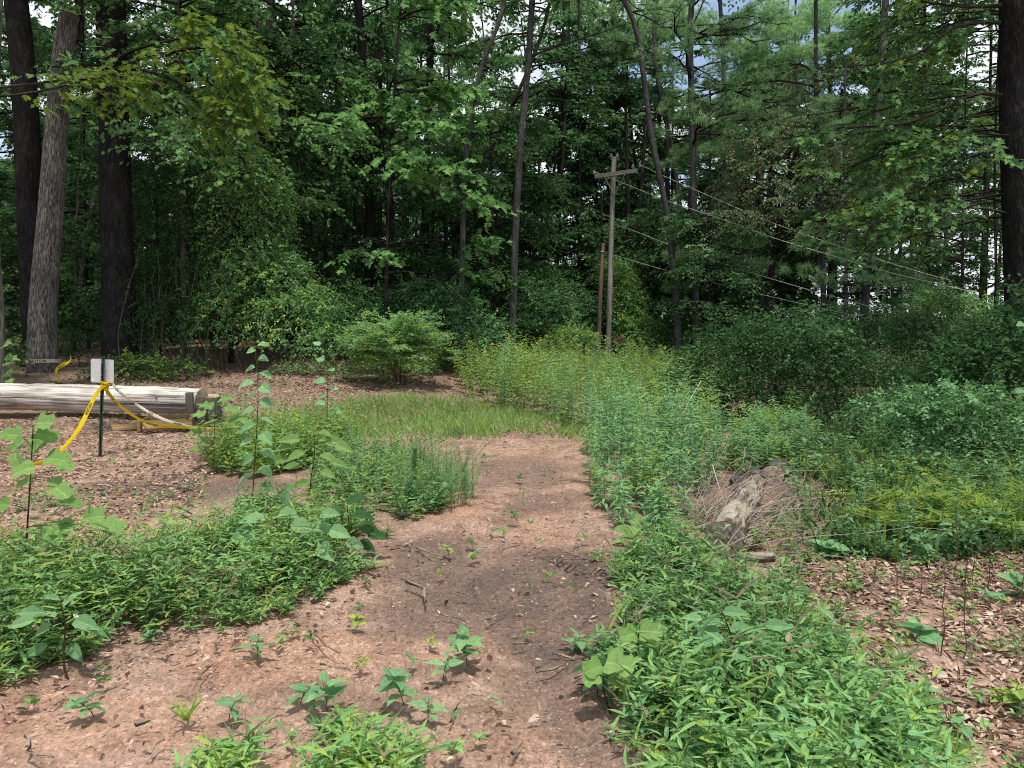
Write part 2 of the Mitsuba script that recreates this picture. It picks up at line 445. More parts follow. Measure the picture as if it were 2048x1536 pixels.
def spray(rg, P, D, L, n, ll, kind, tpl=RHOMB, wid=0.6, droop=0.25, tilt=0.45, hang=0.25, spread=0.8):
    """Twigs from P along D of length L, each with n leaves to both sides lying roughly level. kind: number or (N,) array."""
    N = len(P)
    D = nrm(D)
    t = (np.arange(n) + 0.6)[None] / n * (1 + 0.1 * rg.standard_normal((N, n)))
    L = np.broadcast_to(L, (N,))
    pos = P[:, None] + D[:, None] * (L[:, None] * t)[..., None] - UP * (droop * L[:, None] * t ** 2)[..., None]
    lat = nrm(np.cross(D, UP) + 1e-4)
    side = np.where(np.arange(n) % 2, 1.0, -1.0)[None]
    last = (np.arange(n) == n - 1)[None]
    ld = D[:, None] * (0.5 + last)[..., None] + lat[:, None] * (side * spread * (1 - last))[..., None] + 0.28 * rg.standard_normal((N, n, 3)) - UP * hang
    nn = UP + tilt * rg.standard_normal((N, n, 3)) - 0.2 * ld
    size = ll * (0.65 + 0.6 * rg.random((N, n)))
    k = np.broadcast_to(np.asarray(kind, float).reshape(-1, 1), (N, n)) + 0.999 * rg.random((N, n))
    return leaves(tpl, pos.reshape(-1, 3), ld.reshape(-1, 3), nn.reshape(-1, 3), size.ravel(), size.ravel() * wid, k.ravel())


def trunk_mesh(rg, pts, r0, r1, kind, sides=14, rings=26, flare=0.35, rough=0.05):
    P = curve(pts, rings)
    s = np.linspace(0, 1, rings)
    R = r0 + (r1 - r0) * s
    arc = np.linalg.norm(P - P[0], axis=1)
    R = R * (1 + flare * np.exp(-arc / 0.45))
    v, f, uv = tubes(P, R, sides, kind)
    c = np.repeat(P, sides + 1, axis=0)
    nz = meshkit.fbm(np.stack([v[:, 0] * 2.6, v[:, 1] * 2.6, v[:, 2] * 0.9], -1), 3, 11) - 0.5
    v = c + (v - c) * (1 + 2.0 * rough * nz)[:, None]
    return (v, f, uv), P, R


def limb_points(rg, start, az, length, rise, sag, k=6, wig=0.05):
    t = np.linspace(0, 1, k)[None, :, None]
    h = np.stack([np.cos(az), np.sin(az), az * 0], -1)[:, None]
    L = length[:, None, None]
    p = start[:, None] + h * L * t + UP * (rise[:, None, None] * L * t - sag[:, None, None] * L * t ** 2)
    return p + wig * L * t * rg.standard_normal(p.shape) * np.array([1, 1, 0.6])


def broadleaf(rg, tr, height_, lo, hi, n_limb, reach, twigs, per, ll, kind, tpl=RHOMB, wid=0.65, az=None, rise=0.35, sag=0.3, droop=0.25, bkind=3, tilt=0.45, twig=0.6, hang=0.25, sub=5, profile=None, thick=.012):
    """Limbs and leaf sprays round a trunk given as (points, radii) between heights lo and hi above its base. Returns (branches, crown) meshes."""
    P, R = tr
    z = rg.uniform(lo, hi, n_limb)
    arc = P[:, 2] - P[0, 2]
    start = np.stack([np.interp(z, arc, P[:, i]) for i in range(3)], 1)
    a = rg.uniform(0, 2 * np.pi, n_limb) if az is None else rg.normal(az[0], az[1], n_limb)
    prof = (1 - 0.55 * (z - lo) / max(hi - lo, 1e-6)) if profile is None else profile((z - lo) / max(hi - lo, 1e-6))
    L = reach * prof * rg.uniform(0.6, 1.15, n_limb)
    lp = limb_points(rg, start, a, L, rg.normal(rise, 0.15, n_limb), np.full(n_limb, sag))
    br, cr = Mesh(), Mesh()
    r = np.clip(thick * L + 0.006, 0.008, 0.09)
    br.add(*tubes(lp, r[:, None] * np.linspace(1, 0.3, 6)[None], 4, bkind))
    # secondary branches
    m = n_limb * sub
    li = np.repeat(np.arange(n_limb), sub)
    t = rg.uniform(0.25, 1.0, m)
    x = t * 5
    i0 = np.minimum(x.astype(int), 4)
    s0 = lp[li, i0] + (lp[li, i0 + 1] - lp[li, i0]) * (x - i0)[:, None]
    a2 = a[li] + rg.choice([-1, 1], m) * rg.uniform(0.3, 1.1, m)
    L2 = L[li] * (0.55 - 0.25 * t) * rg.uniform(0.6, 1.2, m)
    sp = limb_points(rg, s0, a2, L2, rg.normal(0.15, 0.2, m), np.full(m, sag * 0.8), k=4)
    br.add(*tubes(sp, (0.35 * r[li])[:, None] * np.linspace(1, 0.35, 4)[None] + 0.002, 3, bkind))
    # leafy twigs
    q = rg.integers(0, m + n_limb, twigs)
    tt = rg.uniform(0.15, 1.0, twigs)
    seg2, seg1 = sp[np.minimum(q, m - 1)], lp[np.clip(q - m, 0, n_limb - 1)]
    x3, x5 = tt * 3, (0.4 + 0.6 * tt) * 5
    j3, j5 = np.minimum(x3.astype(int), 2), np.minimum(x5.astype(int), 4)
    ar = np.arange(twigs)
    p2 = seg2[ar, j3] + (seg2[ar, j3 + 1] - seg2[ar, j3]) * (x3 - j3)[:, None]
    p1 = seg1[ar, j5] + (seg1[ar, j5 + 1] - seg1[ar, j5]) * (x5 - j5)[:, None]
    d2, d1 = seg2[ar, j3 + 1] - seg2[ar, j3], seg1[ar, j5 + 1] - seg1[ar, j5]
    on2 = (q < m)[:, None]
    p, d = np.where(on2, p2, p1), nrm(np.where(on2, d2, d1))
    lat = nrm(np.cross(d, UP) + 1e-4) * rg.choice([-1, 1], twigs)[:, None]
    d = nrm(d * 0.7 + lat * rg.uniform(0.1, 1.1, twigs)[:, None] + 0.25 * rg.standard_normal((twigs, 3)))
    L3 = twig * rg.uniform(0.5, 1.2, twigs)
    ks = np.asarray(kind)
    kk = ks[rg.integers(0, len(ks), twigs)] if ks.ndim else np.full(twigs, ks)
    cr.add(*spray(rg, p, d, L3, per, ll, kk, tpl, wid, droop, tilt, hang))
    tw = np.stack([p, p + d * (L3 * 0.5)[:, None] - UP * (droop * 0.25 * L3)[:, None], p + d * L3[:, None] - UP * (droop * L3)[:, None]], 1)
    br.add(*tubes(tw, np.array([0.004, 0.003, 0.002])[None].repeat(twigs, 0), 3, bkind))
    return br, cr


def pine(rg, tr, lo, hi, n_limb, reach, tufts, kind=4, nl=0.14, rise=0.1, sag=0.05, bare=0, bkind=3, az=None, needles=16, tuft_spread=0.9):
    P, R = tr
    arc = P[:, 2] - P[0, 2]
    z = np.sort(rg.uniform(lo, hi, n_limb))
    start = np.stack([np.interp(z, arc, P[:, i]) for i in range(3)], 1)
    a = rg.uniform(0, 2 * np.pi, n_limb) if az is None else rg.normal(az[0], az[1], n_limb)
    L = reach * (1 - 0.6 * (z - lo) / max(hi - lo, 1e-6)) * rg.uniform(0.6, 1.1, n_limb)
    lp = limb_points(rg, start, a, L, rg.normal(rise, 0.12, n_limb), np.full(n_limb, sag))
    br, cr = Mesh(), Mesh()
    r = np.clip(0.011 * L + 0.008, 0.01, 0.06)
    br.add(*tubes(lp, r[:, None] * np.linspace(1, 0.3, 6)[None], 4, bkind))
    if bare:
        zb = rg.uniform(max(0.5, lo * 0.35), lo, bare)
        sb = np.stack([np.interp(zb, arc, P[:, i]) for i in range(3)], 1)
        Lb = rg.uniform(0.3, 1.6, bare)
        bp = limb_points(rg, sb, rg.uniform(0, 2 * np.pi, bare), Lb, rg.normal(0.15, 0.25, bare), np.full(bare, 0.1), wig=0.06)
        br.add(*tubes(bp, np.full((bare, 6), 0.012) * np.linspace(1, 0.3, 6)[None], 4, bkind))
    m = n_limb * 6
    li = np.repeat(np.arange(n_limb), 6)
    t = rg.uniform(0.3, 1.0, m)
    x = t * 5
    i0 = np.minimum(x.astype(int), 4)
    s0 = lp[li, i0] + (lp[li, i0 + 1] - lp[li, i0]) * (x - i0)[:, None]
    a2 = a[li] + rg.choice([-1, 1], m) * rg.uniform(0.2, 1.0, m)
    L2 = L[li] * (0.5 - 0.25 * t) * rg.uniform(0.6, 1.2, m)
    sp = limb_points(rg, s0, a2, L2, rg.normal(0.15, 0.15, m), np.full(m, 0.05), k=4)
    br.add(*tubes(sp, (0.35 * r[li])[:, None] * np.linspace(1, 0.35, 4)[None] + 0.002, 3, bkind))
    q = rg.integers(0, m, tufts)
    tt = rg.uniform(0.25, 1.0, tufts) ** 0.7 * 3
    j = np.minimum(tt.astype(int), 2)
    p = sp[q, j] + (sp[q, j + 1] - sp[q, j]) * (tt - j)[:, None] + 0.06 * rg.standard_normal((tufts, 3))
    d = nrm(nrm(sp[q, j + 1] - sp[q, j]) + 0.5 * rg.standard_normal((tufts, 3)) + 0.25 * UP)
    nd = nrm(d[:, None] * 0.75 + tuft_spread * 0.6 * rg.standard_normal((tufts, needles, 3)))
    pos = p[:, None] + d[:, None] * (0.10 * rg.random((tufts, needles)))[..., None]
    ln = nl * rg.uniform(0.7, 1.2, (tufts, needles))
    k = kind + 0.999 * np.repeat(rg.random((tufts, 1)), needles, 1)
    cr.add(*leaves(NEEDLE, pos.reshape(-1, 3), nd.reshape(-1, 3), rg.standard_normal((tufts * needles, 3)), ln.ravel(), 0.075 * nl + .004, k.ravel()))
    return br, cr


def pads(rg, cr, centres, kind, per=260, r=.85, nl=.2, needles=12):
    """Flat cushions of needle tufts, as white pines carry them, added to a crown."""
    for c in centres:
        d = nrm(rg.standard_normal((per, 3))) * rg.random((per, 1)) ** .4
        p = np.asarray(c) + d * [r, r * .8, r * .32] * rg.uniform(.8, 1.25)
        td = nrm(d * [1, 1, .5] + .5 * rg.standard_normal((per, 3)) + .35 * UP)
        nd = nrm(td[:, None] * .8 + .5 * rg.standard_normal((per, needles, 3))).reshape(-1, 3)
        n = per * needles
        cr.add(*leaves(NEEDLE, np.repeat(p, needles, 0), nd, rg.standard_normal((n, 3)), nl * rg.uniform(.6, 1.2, n), .016, kind + .999 * np.repeat(rg.random(per), needles)))


def mound(rg, blobs, n, per, ll, kinds, tpl=RHOMB, wid=0.7, twig=0.35, inner=0.35, hang=0.35, lump=0.25, tilt=0.5, down=0.3, droop=0.25):
    """Leaf sprays over and inside a heap of ellipsoids (cx, cy, cz, rx, ry, rz)."""
    B = np.array(blobs, float)
    w = (B[:, 3] * B[:, 4] * B[:, 5]) ** (2 / 3)
    i = rg.choice(len(B), n, p=w / w.sum())
    d = nrm(rg.standard_normal((n, 3)))
    d[:, 2] = np.where(d[:, 2] < -0.45, -d[:, 2], d[:, 2])
    d = nrm(d)
    c, r = B[i, :3], B[i, 3:]
    lum = 1 + lump * 2 * (meshkit.fbm(d * 2.2 + i[:, None] * 3.3, 3, 5) - 0.5)
    rad = np.where(rg.random(n) < inner, rg.uniform(0.35, 0.92, n), rg.uniform(0.88, 1.04, n)) * lum
    p = c + d * r * rad[:, None]
    out = nrm(d / r)
    # what lies deep inside another blob is not needed
    keep = np.ones(n, bool)
    for k in range(len(B)):
        keep &= ~((i != k) & ((((p - B[k, :3]) / B[k, 3:]) ** 2).sum(1) < 0.35))
    keep &= p[:, 2] > height(p[:, 0], p[:, 1]) + 0.03
    p, out = p[keep], out[keep]
    m = len(p)
    td = nrm(out * 0.6 + 0.75 * rg.standard_normal((m, 3)) - UP * down)
    kk = np.asarray(kinds)[rg.integers(0, len(kinds), m)]
    N = UP
    return spray(rg, p, td, twig * rg.uniform(0.6, 1.3, m), per, ll, kk, tpl, wid, droop, tilt, hang)


def canes(rg, base, spread, h, n, arch, kind=19, r=0.006, sides=3):
    """n arching stems from round a base point."""
    az = rg.uniform(0, 2 * np.pi, n)
    b = np.array(base) + np.stack([spread * 0.25 * rg.standard_normal(n), spread * 0.25 * rg.standard_normal(n), np.zeros(n)], 1)
    t = np.linspace(0, 1, 6)[None, :, None]
    o = np.stack([np.cos(az), np.sin(az), az * 0], -1)[:, None]
    H = (h * rg.uniform(0.6, 1.1, n))[:, None, None]
    S = (spread * rg.uniform(0.3, 1.1, n))[:, None, None]
    P = b[:, None] + o * S * t ** 1.5 + UP * (H * (t * (1 + arch) - arch * t ** 2.2)) + 0.02 * rg.standard_normal((n, 6, 3)) * t
    return stems(P, np.broadcast_to(r * np.linspace(1, 0.4, 6), (n, 6)), kind + 0.5, sides)


exec_order = 'structure first, then the large things, then the small ones'

# ================================================================ THE SETTING
import shapely
PATH = [(-2.2, 3.06), (-2.13, 3.51), (-1.97, 3.78), (-1.59, 3.94), (-1.27, 4.1), (-1.08, 4.43), (-0.89, 5.06), (-0.68, 5.6), (-0.32, 6.16), (-0.54, 7.52), (-1.07, 8.87), (-1.66, 9.6), (-1.81, 10.47), (-0.82, 10.1), (-0.44, 10.5), (-0.1, 10.82), (0.4, 10.89), (0.81, 10.61), (0.78, 9.39), (0.53, 7.9), (0.56, 6.75), (0.69, 5.93), (0.87, 5.42), (0.65, 4.88), (0.51, 4.2), (0.42, 3.7), (0.39, 3.27), (0.43, 2.94), (0.47, 2.6), (0.41, 2.0), (-2.4, 2.0)]
SIDE = [(-5.66, 5.0), (-5.65, 5.71), (-3.37, 6.02), (-3.19, 6.67), (-3.0, 7.68), (-2.55, 8.36), (-1.97, 7.8), (-2.25, 6.24), (-2.32, 5.89), (-2.69, 5.45), (-3.34, 4.91)]
STILT_R = [(0.68, 4.99), (1.1, 5.41), (1.29, 4.91), (1.33, 4.38), (1.49, 4.16), (1.53, 3.71), (1.55, 3.22), (1.61, 2.88), (1.61, 2.52), (1.4, 1.9), (0.40, 1.9), (0.45, 2.66), (0.41, 3.1), (0.39, 3.53), (0.53, 4.13)]
STILT_L = [(-4.6, 4.1), (-3.58, 4.3), (-3.0, 4.6), (-2.5, 4.95), (-2.1, 5.5), (-1.62, 5.8), (-1.02, 5.8), (-0.71, 5.54), (-0.89, 5.06), (-1.09, 4.47), (-1.27, 4.1), (-1.59, 3.94), (-1.95, 3.75), (-2.11, 3.48), (-2.27, 3.1), (-3.4, 2.9)]
STILT_B = [(-1.18, 2.70), (-1.02, 2.88), (-0.8, 2.96), (-0.59, 2.93), (-0.36, 2.82), (-0.23, 2.65), (-0.16, 2.48), (-0.19, 2.1), (-1.10, 2.1)]
GRASS = [(-3.13, 12.45), (-2.35, 13.65), (-1.15, 14.24), (-0.21, 13.65), (0.61, 12.3), (1.07, 11.22), (0.83, 10.3), (0.25, 10.86), (-0.44, 10.52), (-1.09, 10.16), (-1.84, 10.64), (-2.62, 10.96)]
WEEDS = [(0.61, 5.93), (0.65, 8.14), (1.0, 10.12), (0.51, 11.77), (-0.66, 13.56), (-1.25, 15.45), (-1.34, 19.77), (-0.38, 24.3), (7.5, 27.0), (6.39, 20.6), (2.61, 9.54), (2.17, 7.21), (1.6, 6.09), (1.1, 5.41), (0.89, 5.67)]
LITTER_L = [(-10.1, 13.75), (-7.38, 14.7), (-3.32, 15.7), (-2.45, 14.19), (-3.04, 12.09), (-3.22, 9.36), (-3.06, 7.68), (-2.73, 6.61), (-2.92, 5.62), (-3.88, 5.19), (-7, 5.2)]
LITTER_R = [(1.31, 4.3), (1.73, 4.85), (2.22, 4.94), (3.71, 5.19), (4.2, 4.6), (2.6, 2.2), (1.51, 2.2), (1.55, 3.22), (1.53, 3.83)]
WEEDS_R = [(3.33, 9.46), (4.45, 10.02), (7.89, 11.18), (3.61, 5.05), (2.65, 4.83), (2.03, 4.95), (2.21, 5.9), (2.78, 7.6)]


def inside(poly, x, y):
    return shapely.contains_xy(shapely.Polygon(poly), x, y)


def scatter(rg, poly, n, near=1.0):
    """n points in the polygon; near > 0 puts more of them close to the lens side."""
    g = shapely.Polygon(poly)
    x0, y0, x1, y1 = g.bounds
    out = np.zeros((0, 2))
    while len(out) < n:
        q = np.stack([rg.uniform(x0, x1, 4 * n), y0 + (y1 - y0) * rg.random(4 * n) ** near], 1)
        out = np.vstack([out, q[shapely.contains_xy(g, q[:, 0], q[:, 1])]])
    return out[:n]


def on_ground(xy):
    return np.column_stack([xy, height(xy[:, 0], xy[:, 1])])


def make_ground():
    fx = np.arange(-8.0, 8.01, 0.05)
    ex = 8.0 * 1.14 ** np.arange(1, 32)
    xs = np.concatenate([-ex[::-1], fx, ex])
    fy = np.arange(1.6, 16.01, 0.05)
    gy = 1.6 - 0.3 * 1.35 ** np.arange(0, 19)
    ey = 16.0 * 1.05 ** np.arange(1, 62)
    ys = np.concatenate([gy[::-1][:-1], fy, ey])
    X, Y = np.meshgrid(xs, ys)
    Z = height(X, Y)
    fine = ss(9, 7, np.abs(X)) * ss(18, 15, Y) * ss(1.0, 2.0, Y)
    rough = (n2(X, Y, 9, 21, 3) - 0.5) * 0.035 + (n2(X, Y, 3, 22, 2) - 0.5) * 0.05
    Z = Z + rough * fine
    # the wheel-worn path lies a little lower
    pg = shapely.Polygon(PATH)
    inn = np.zeros(X.shape, bool)
    sel = fine > 0.01
    dist = shapely.distance(pg.boundary, shapely.points(X[sel], Y[sel]))
    isin = shapely.contains_xy(pg, X[sel], Y[sel])
    Z[sel] -= np.where(isin, 0.045 * ss(0, 0.3, dist), 0)
    inn[sel] = isin | shapely.contains_xy(shapely.Polygon(SIDE), X[sel], Y[sel])
    h, w = X.shape
    i = (np.arange(h - 1)[:, None] * w + np.arange(w - 1)[None]).ravel()
    q = np.stack([i, i + 1, i + w + 1, i + w], 1)
    onpath = inn.ravel()[q].sum(1) >= 2
    V = np.stack([X.ravel(), Y.ravel(), Z.ravel()], 1)

    def sub(mask, key):
        qq = q[mask]
        used, invr = np.unique(qq, return_inverse=True)
        f = invr.reshape(-1, 4)
        f = np.vstack([f[:, [0, 1, 2]], f[:, [0, 2, 3]]])
        scene[key] = mikit.ply((V[used], f), 'soil', smooth=True, uv=V[used][:, :2])
        labels[key] = {'kind': 'structure'}

    sub(~onpath, 'ground')
    sub(onpath, 'dirt_path')


make_ground()

# ================================================================ LARGE TREES
def tree_line(px, d, top=24.0, base_extra=0.2):
    """Trunk points for a trunk the photograph shows through the given places, stood at distance d; carried up to height top."""
    pts = [at(x, y, d) for x, y in sorted(px, key=lambda q: -q[1])]
    g = float(height(pts[0][0], d))
    dirn = (pts[1] - pts[0]) / max(pts[1][2] - pts[0][2], 1e-3)
    if pts[0][2] > g + 0.1:
        pts.insert(0, pts[0] + np.clip(dirn, -0.2, 1) * (g - pts[0][2]))
    pts[0] = np.array([pts[0][0], pts[0][1], g - base_extra])
    if top:
        d2 = (pts[-1] - pts[-2]) / max(pts[-1][2] - pts[-2][2], 1e-3)
        d2[:2] *= 0.6
        if top > pts[-1][2] + 1:
            pts.append(pts[-1] + d2 * (top - pts[-1][2]))
    return pts


def trunk_thing(name, label, px, d, w_px, kind, top=24.0, r_top=0.35, group=None, seed=0, flare=0.3, sides=14, cat='tree', rough=0.05):
    rg = np.random.default_rng(seed + 100)
    t = thing(name, label, cat, group)
    r = w_px / F_PX * d / 2
    g, P, R = trunk_mesh(rg, tree_line(px, d, top), r, r * r_top, kind, sides, 30, flare, rough)
    Mesh().add(*g).put(part(t, 'trunk'), 'bark', smooth=True)
    return t, (P, R), rg


def dress(t, pair, bname='branches', cname='crown'):
    pair[0].put(part(t, bname), 'bark', smooth=True)
    pair[1].put(part(t, cname), 'leaf')


# --- the left group
t, tr, rg = trunk_thing('pine_tree', 'dark furrowed pine trunk at far left, leaning behind the pale grey trunk', [(32, 0), (48, 170), (60, 400), (68, 560), (76, 735)], 18.0, 54, 0, 25, seed=1, flare=0.2)
dress(t, pine(rg, tr, 9.5, 24, 44, 5.0, 2600, 4, nl=.3, needles=10, bare=4))
t, tr, rg = trunk_thing('pine_tree', 'thickest dark pine trunk at left, its foot hidden in the vine tangle', [(222, 0), (226, 200), (231, 390), (235, 520), (240, 740)], 17.0, 66, 0, 27, seed=2, flare=0.15)
dress(t, pine(rg, tr, 9.5, 26, 48, 5.5, 2800, 4, nl=.3, needles=10, bare=5))

# the pale trunk that has lost its top
rg = np.random.default_rng(3)
snag = thing('broken_tree', 'pale grey trunk with sawn-off top and yellow caution tape round its foot', 'tree')
g, P, R = trunk_mesh(rg, tree_line([(140, 28), (117, 200), (103, 400), (90, 560), (85, 745)], 16.5, None), 0.295, 0.19, 1, 22, 44, 0.12, 0.035)
Mesh().add(*g).put(part(snag, 'trunk'), 'bark', smooth=True)
SNAG = (P, R)
tp = P[-1]
Mesh().add(*disc(tp + [0.02, -0.02, 0.03], [0.25, -0.45, 0.85], 0.21, 5, 16, 1 + 0.12 * rg.standard_normal(16))).put(part(snag, 'cut_top'), 'wood')
labels[snag + '__cut_top'] = {'label': 'pale splintered wood at the cut top'}
sm = Mesh()
sm.add(*tubes(curve([tp + [.1, .12, -.5], tp + [.14, .14, .6], tp + [.10, .15, 3]], 6), np.linspace(.09, .05, 6), 7, 3))
sm.put(part(snag, 'side_stem'), 'bark', smooth=True)
tw = Mesh()
pp = tp + np.array([0, -0.1, 0.05]) + 0.1 * rg.standard_normal((9, 3)) * [1, .5, .4]
tw.add(*spray(rg, pp, rg.standard_normal((9, 3)) * [1, .6, .4] + [0.4, -0.2, 0.5], 0.45, 6, 0.13, 0, LANCE, 0.4))
tw.put(part(snag, 'sprout'), 'leaf')

# --- slender trunks of the left wood
SLIM = [
    ('slender_tree', 'pale mossy slender trunk leaning behind the thick pines', [(185, 420), (172, 500), (156, 614)], 24, 13, 4),
    ('slender_tree', 'thin straight twin stem beside the leaning mossy trunk', [(156, 400), (153, 500), (152, 612)], 24.2, 7, 4),
    ('slender_tree', 'mossy sunlit slender trunk rising out of the vine tangle', [(360, 60), (366, 300), (367, 500), (367, 745)], 17.6, 13, 4),
    ('slender_tree', 'pale thin trunk at the very left edge of the wood', [(-8, 400), (-2, 560), (4, 664), (4, 700)], 14.0, 13, 4),
    ('straight_tree', 'brown straight trunk above the vine mound, left of a thin grey one', [(541, 200), (545, 400), (550, 526), (552, 600)], 26, 20, 2),
    ('slender_tree', 'thin grey trunk standing just right of the brown straight one', [(585, 250), (585, 400), (587, 541), (588, 600)], 24, 10, 1),
    ('vine_hung_tree', 'dark trunk hung with vines left of centre behind the sunny leaves', [(716, 0), (730, 200), (738, 400), (742, 690)], 21, 22, 0),
    ('straight_tree', 'dark tall trunk in shade just left of the leaning grey tree', [(862, 0), (856, 270), (852, 400), (848, 660)], 25, 20, 0),
    ('leaning_tree', 'slender grey tree leaning right, forked high beside the guy wire', [(1007, 13), (988, 70), (970, 112), (952, 177), (939, 247), (932, 305), (926, 460), (922, 670)], 18.6, 13, 2),
    ('slender_tree', 'dark thin trunk seen through leaves right of the tall grey pine', [(1158, 40), (1160, 180), (1160, 330), (1158, 600)], 29, 10, 2),
    ('slender_tree', 'black thin trunk in the gloom between the two mid-left shrubs', [(930, 420), (905, 520), (900, 660)], 23, 12, 3),
    ('slender_tree', 'grey slender pole-like trunk against pale sky right of the cedar', [(1632, 200), (1637, 380), (1644, 510), (1648, 650)], 21, 12, 2),
    ('slender_tree', 'thin dark trunk against bright sky beneath the big maple', [(1822, 300), (1822, 450), (1822, 640)], 26, 6, 3),
    ('slender_tree', 'dark trunk just right of the thinnest one under the maple', [(1846, 400), (1847, 540), (1848, 640)], 30, 11, 3),
    ('slender_tree', 'pale grey trunk against sky between dark trunk and big maple', [(1890, 400), (1893, 510), (1896, 640)], 25, 9, 1),
    ('slender_tree', 'thin crooked stem close to the left side of the big right trunk', [(1993, 200), (1990, 425), (1992, 560), (1986, 700)], 15, 6, 3),
    ('slender_tree', 'faint thin trunk left of the dying tree near the sky gap', [(1586, 480), (1588, 560), (1588, 650)], 30, 7, 3),
    ('slender_tree', 'dark thin trunk between dying tree and grey pole-like trunk', [(1603, 440), (1606, 540), (1606, 650)], 29, 9, 3),
    ('slender_tree', 'dark thin trunk just right of the grey pole-like trunk', [(1664, 300), (1668, 480), (1668, 650)], 30, 14, 3),
    ('slender_tree', 'black trunk low behind the shrubs right of the brown stub pole', [(1305, 560), (1312, 640), (1314, 690)], 30, 9, 3),
    ('slender_tree', 'dim trunk glimpsed left of the tall grey pine in the middle', [(1100, 400), (1085, 560), (1084, 680)], 29, 8, 3),
    ('slender_tree', 'grey trunk in deep shade behind the sunny leaf sprays', [(774, 0), (778, 280), (782, 500), (780, 680)], 26, 13, 3),
    ('slender_tree', 'dark trunk behind the vine-hung tree in the left wood', [(640, 250), (642, 420), (645, 640)], 28, 15, 3),
    ('slender_tree', 'dark trunk in the gloom between mossy trunk and brown trunk', [(465, 200), (462, 420), (470, 640)], 27, 16, 3),
]
BLEAF = {}
for i, (nm, lb, px, d, w, kd) in enumerate(SLIM):
    t, tr, rg = trunk_thing(nm, lb, px, d, w, kd, 15 if w < 14 else 21, seed=20 + i, sides=9, flare=0.15, cat='tree')
    BLEAF[lb] = (t, tr, rg)
    if w < 14:
        dress(t, broadleaf(rg, tr, 15, 7.5, 14, 14, 2.6, 260, 8, .14, [1, 2], hang=.3))
    else:
        dress(t, broadleaf(rg, tr, 21, 9, 20, 22, 3.8, 420, 9, .16, [1, 2], hang=.3))

# --- the pines in the middle and on the right
t, tr, rg = trunk_thing('pine_tree', 'tall grey pine with long bare limbs, left of the utility pole', [(1064, 10), (1053, 167), (1045, 250), (1036, 365), (1029, 523), (1024, 666), (1023, 690)], 19.5, 15, 2, 19, seed=50, r_top=.6)
br, cr = pine(rg, tr, 8.6, 15, 14, 2.4, 420, 4, nl=.18, needles=14)
for pts, r in (([(1063, 112), (1128, 88), (1185, 70), (1242, 50)], .035), ([(1064, 100), (1110, 92), (1150, 60)], .02), ([(1128, 90), (1180, 112), (1206, 122), (1245, 104)], .016), ([(1058, 177), (1102, 159), (1140, 150), (1170, 142)], .03), ([(1050, 205), (1100, 197), (1136, 203)], .022),
               ([(1056, 90), (1030, 95), (1000, 120)], .02), ([(1052, 222), (1086, 217)], .015), ([(1060, 60), (1090, 20), (1130, -20)], .025), ([(1058, 150), (1068, 130)], .018), ([(1064, 20), (1020, -10)], .02)):
    P = curve([at(x, y, 19.6 - 0.008 * k * (x - 1060) * .5) for k, (x, y) in enumerate(pts)], 8)
    br.add(*tubes(P, r * np.linspace(1, .4, 8), 5, 2))
dress(t, (br, cr))


def pine_at(label, px, d, w, seed, top, lo, hi, n, reach, tufts, kind=4, nm='pine_tree', r_top=.5, bare=0, az=None, limbs=(), bk=2, nl=.18, needles=14, pad=()):
    t, tr, rg = trunk_thing(nm, label, px, d, w, bk, top, seed=seed, r_top=r_top, sides=10, flare=.15)
    br, cr = pine(rg, tr, lo, hi, n, reach, tufts, kind, bare=bare, az=az, nl=nl, needles=needles)
    for pts, r in limbs:
        P = curve([at(x, y, d + .1) for x, y in pts], 8)
        br.add(*tubes(P, r * np.linspace(1, .4, 8), 5, 3))
        m = 14
        q = P[rg.integers(4, 8, m)]
        nd = nrm(nrm(P[-1] - P[0]) + .8 * rg.standard_normal((m, 12, 3)))
        cr.add(*leaves(NEEDLE, np.repeat(q, 12, 0) + .08 * rg.standard_normal((m * 12, 3)), nd.reshape(-1, 3), rg.standard_normal((m * 12, 3)), .14, .011, kind + .999 * rg.random(m * 12)))
    if pad:
        pads(rg, cr, [at(x, y, d - q) for x, y, q in pad], kind if kind != 4 else 23)
    dress(t, (br, cr))
    return t


pine_at('crooked grey pine leaning left at its top, right of the utility pole', [(1266, 39), (1274, 65), (1284, 130), (1292, 187), (1300, 255), (1313, 323), (1329, 400), (1336, 440), (1344, 510), (1350, 578), (1355, 640), (1356, 690)], 22, 14, 60, 16, 8.8, 13, 10, 2.0, 220, bare=10, az=(.4, .9),
        limbs=[([(1284, 130), (1300, 110), (1345, 95)], .02), ([(1300, 240), (1325, 215), (1330, 205)], .015), ([(1275, 60), (1285, 30), (1320, 28), (1350, 45)], .022)])
pine_at('grey pine leaning left, second one right of the utility pole', [(1308, 60), (1310, 122), (1323, 198), (1339, 273), (1350, 338), (1357, 400), (1365, 440), (1370, 560), (1374, 690)], 28, 12, 61, 20, 9, 18, 18, 3, 380, bare=12, limbs=[([(1320, 190), (1300, 170), (1295, 160)], .015), ([(1340, 262), (1385, 262)], .014)])
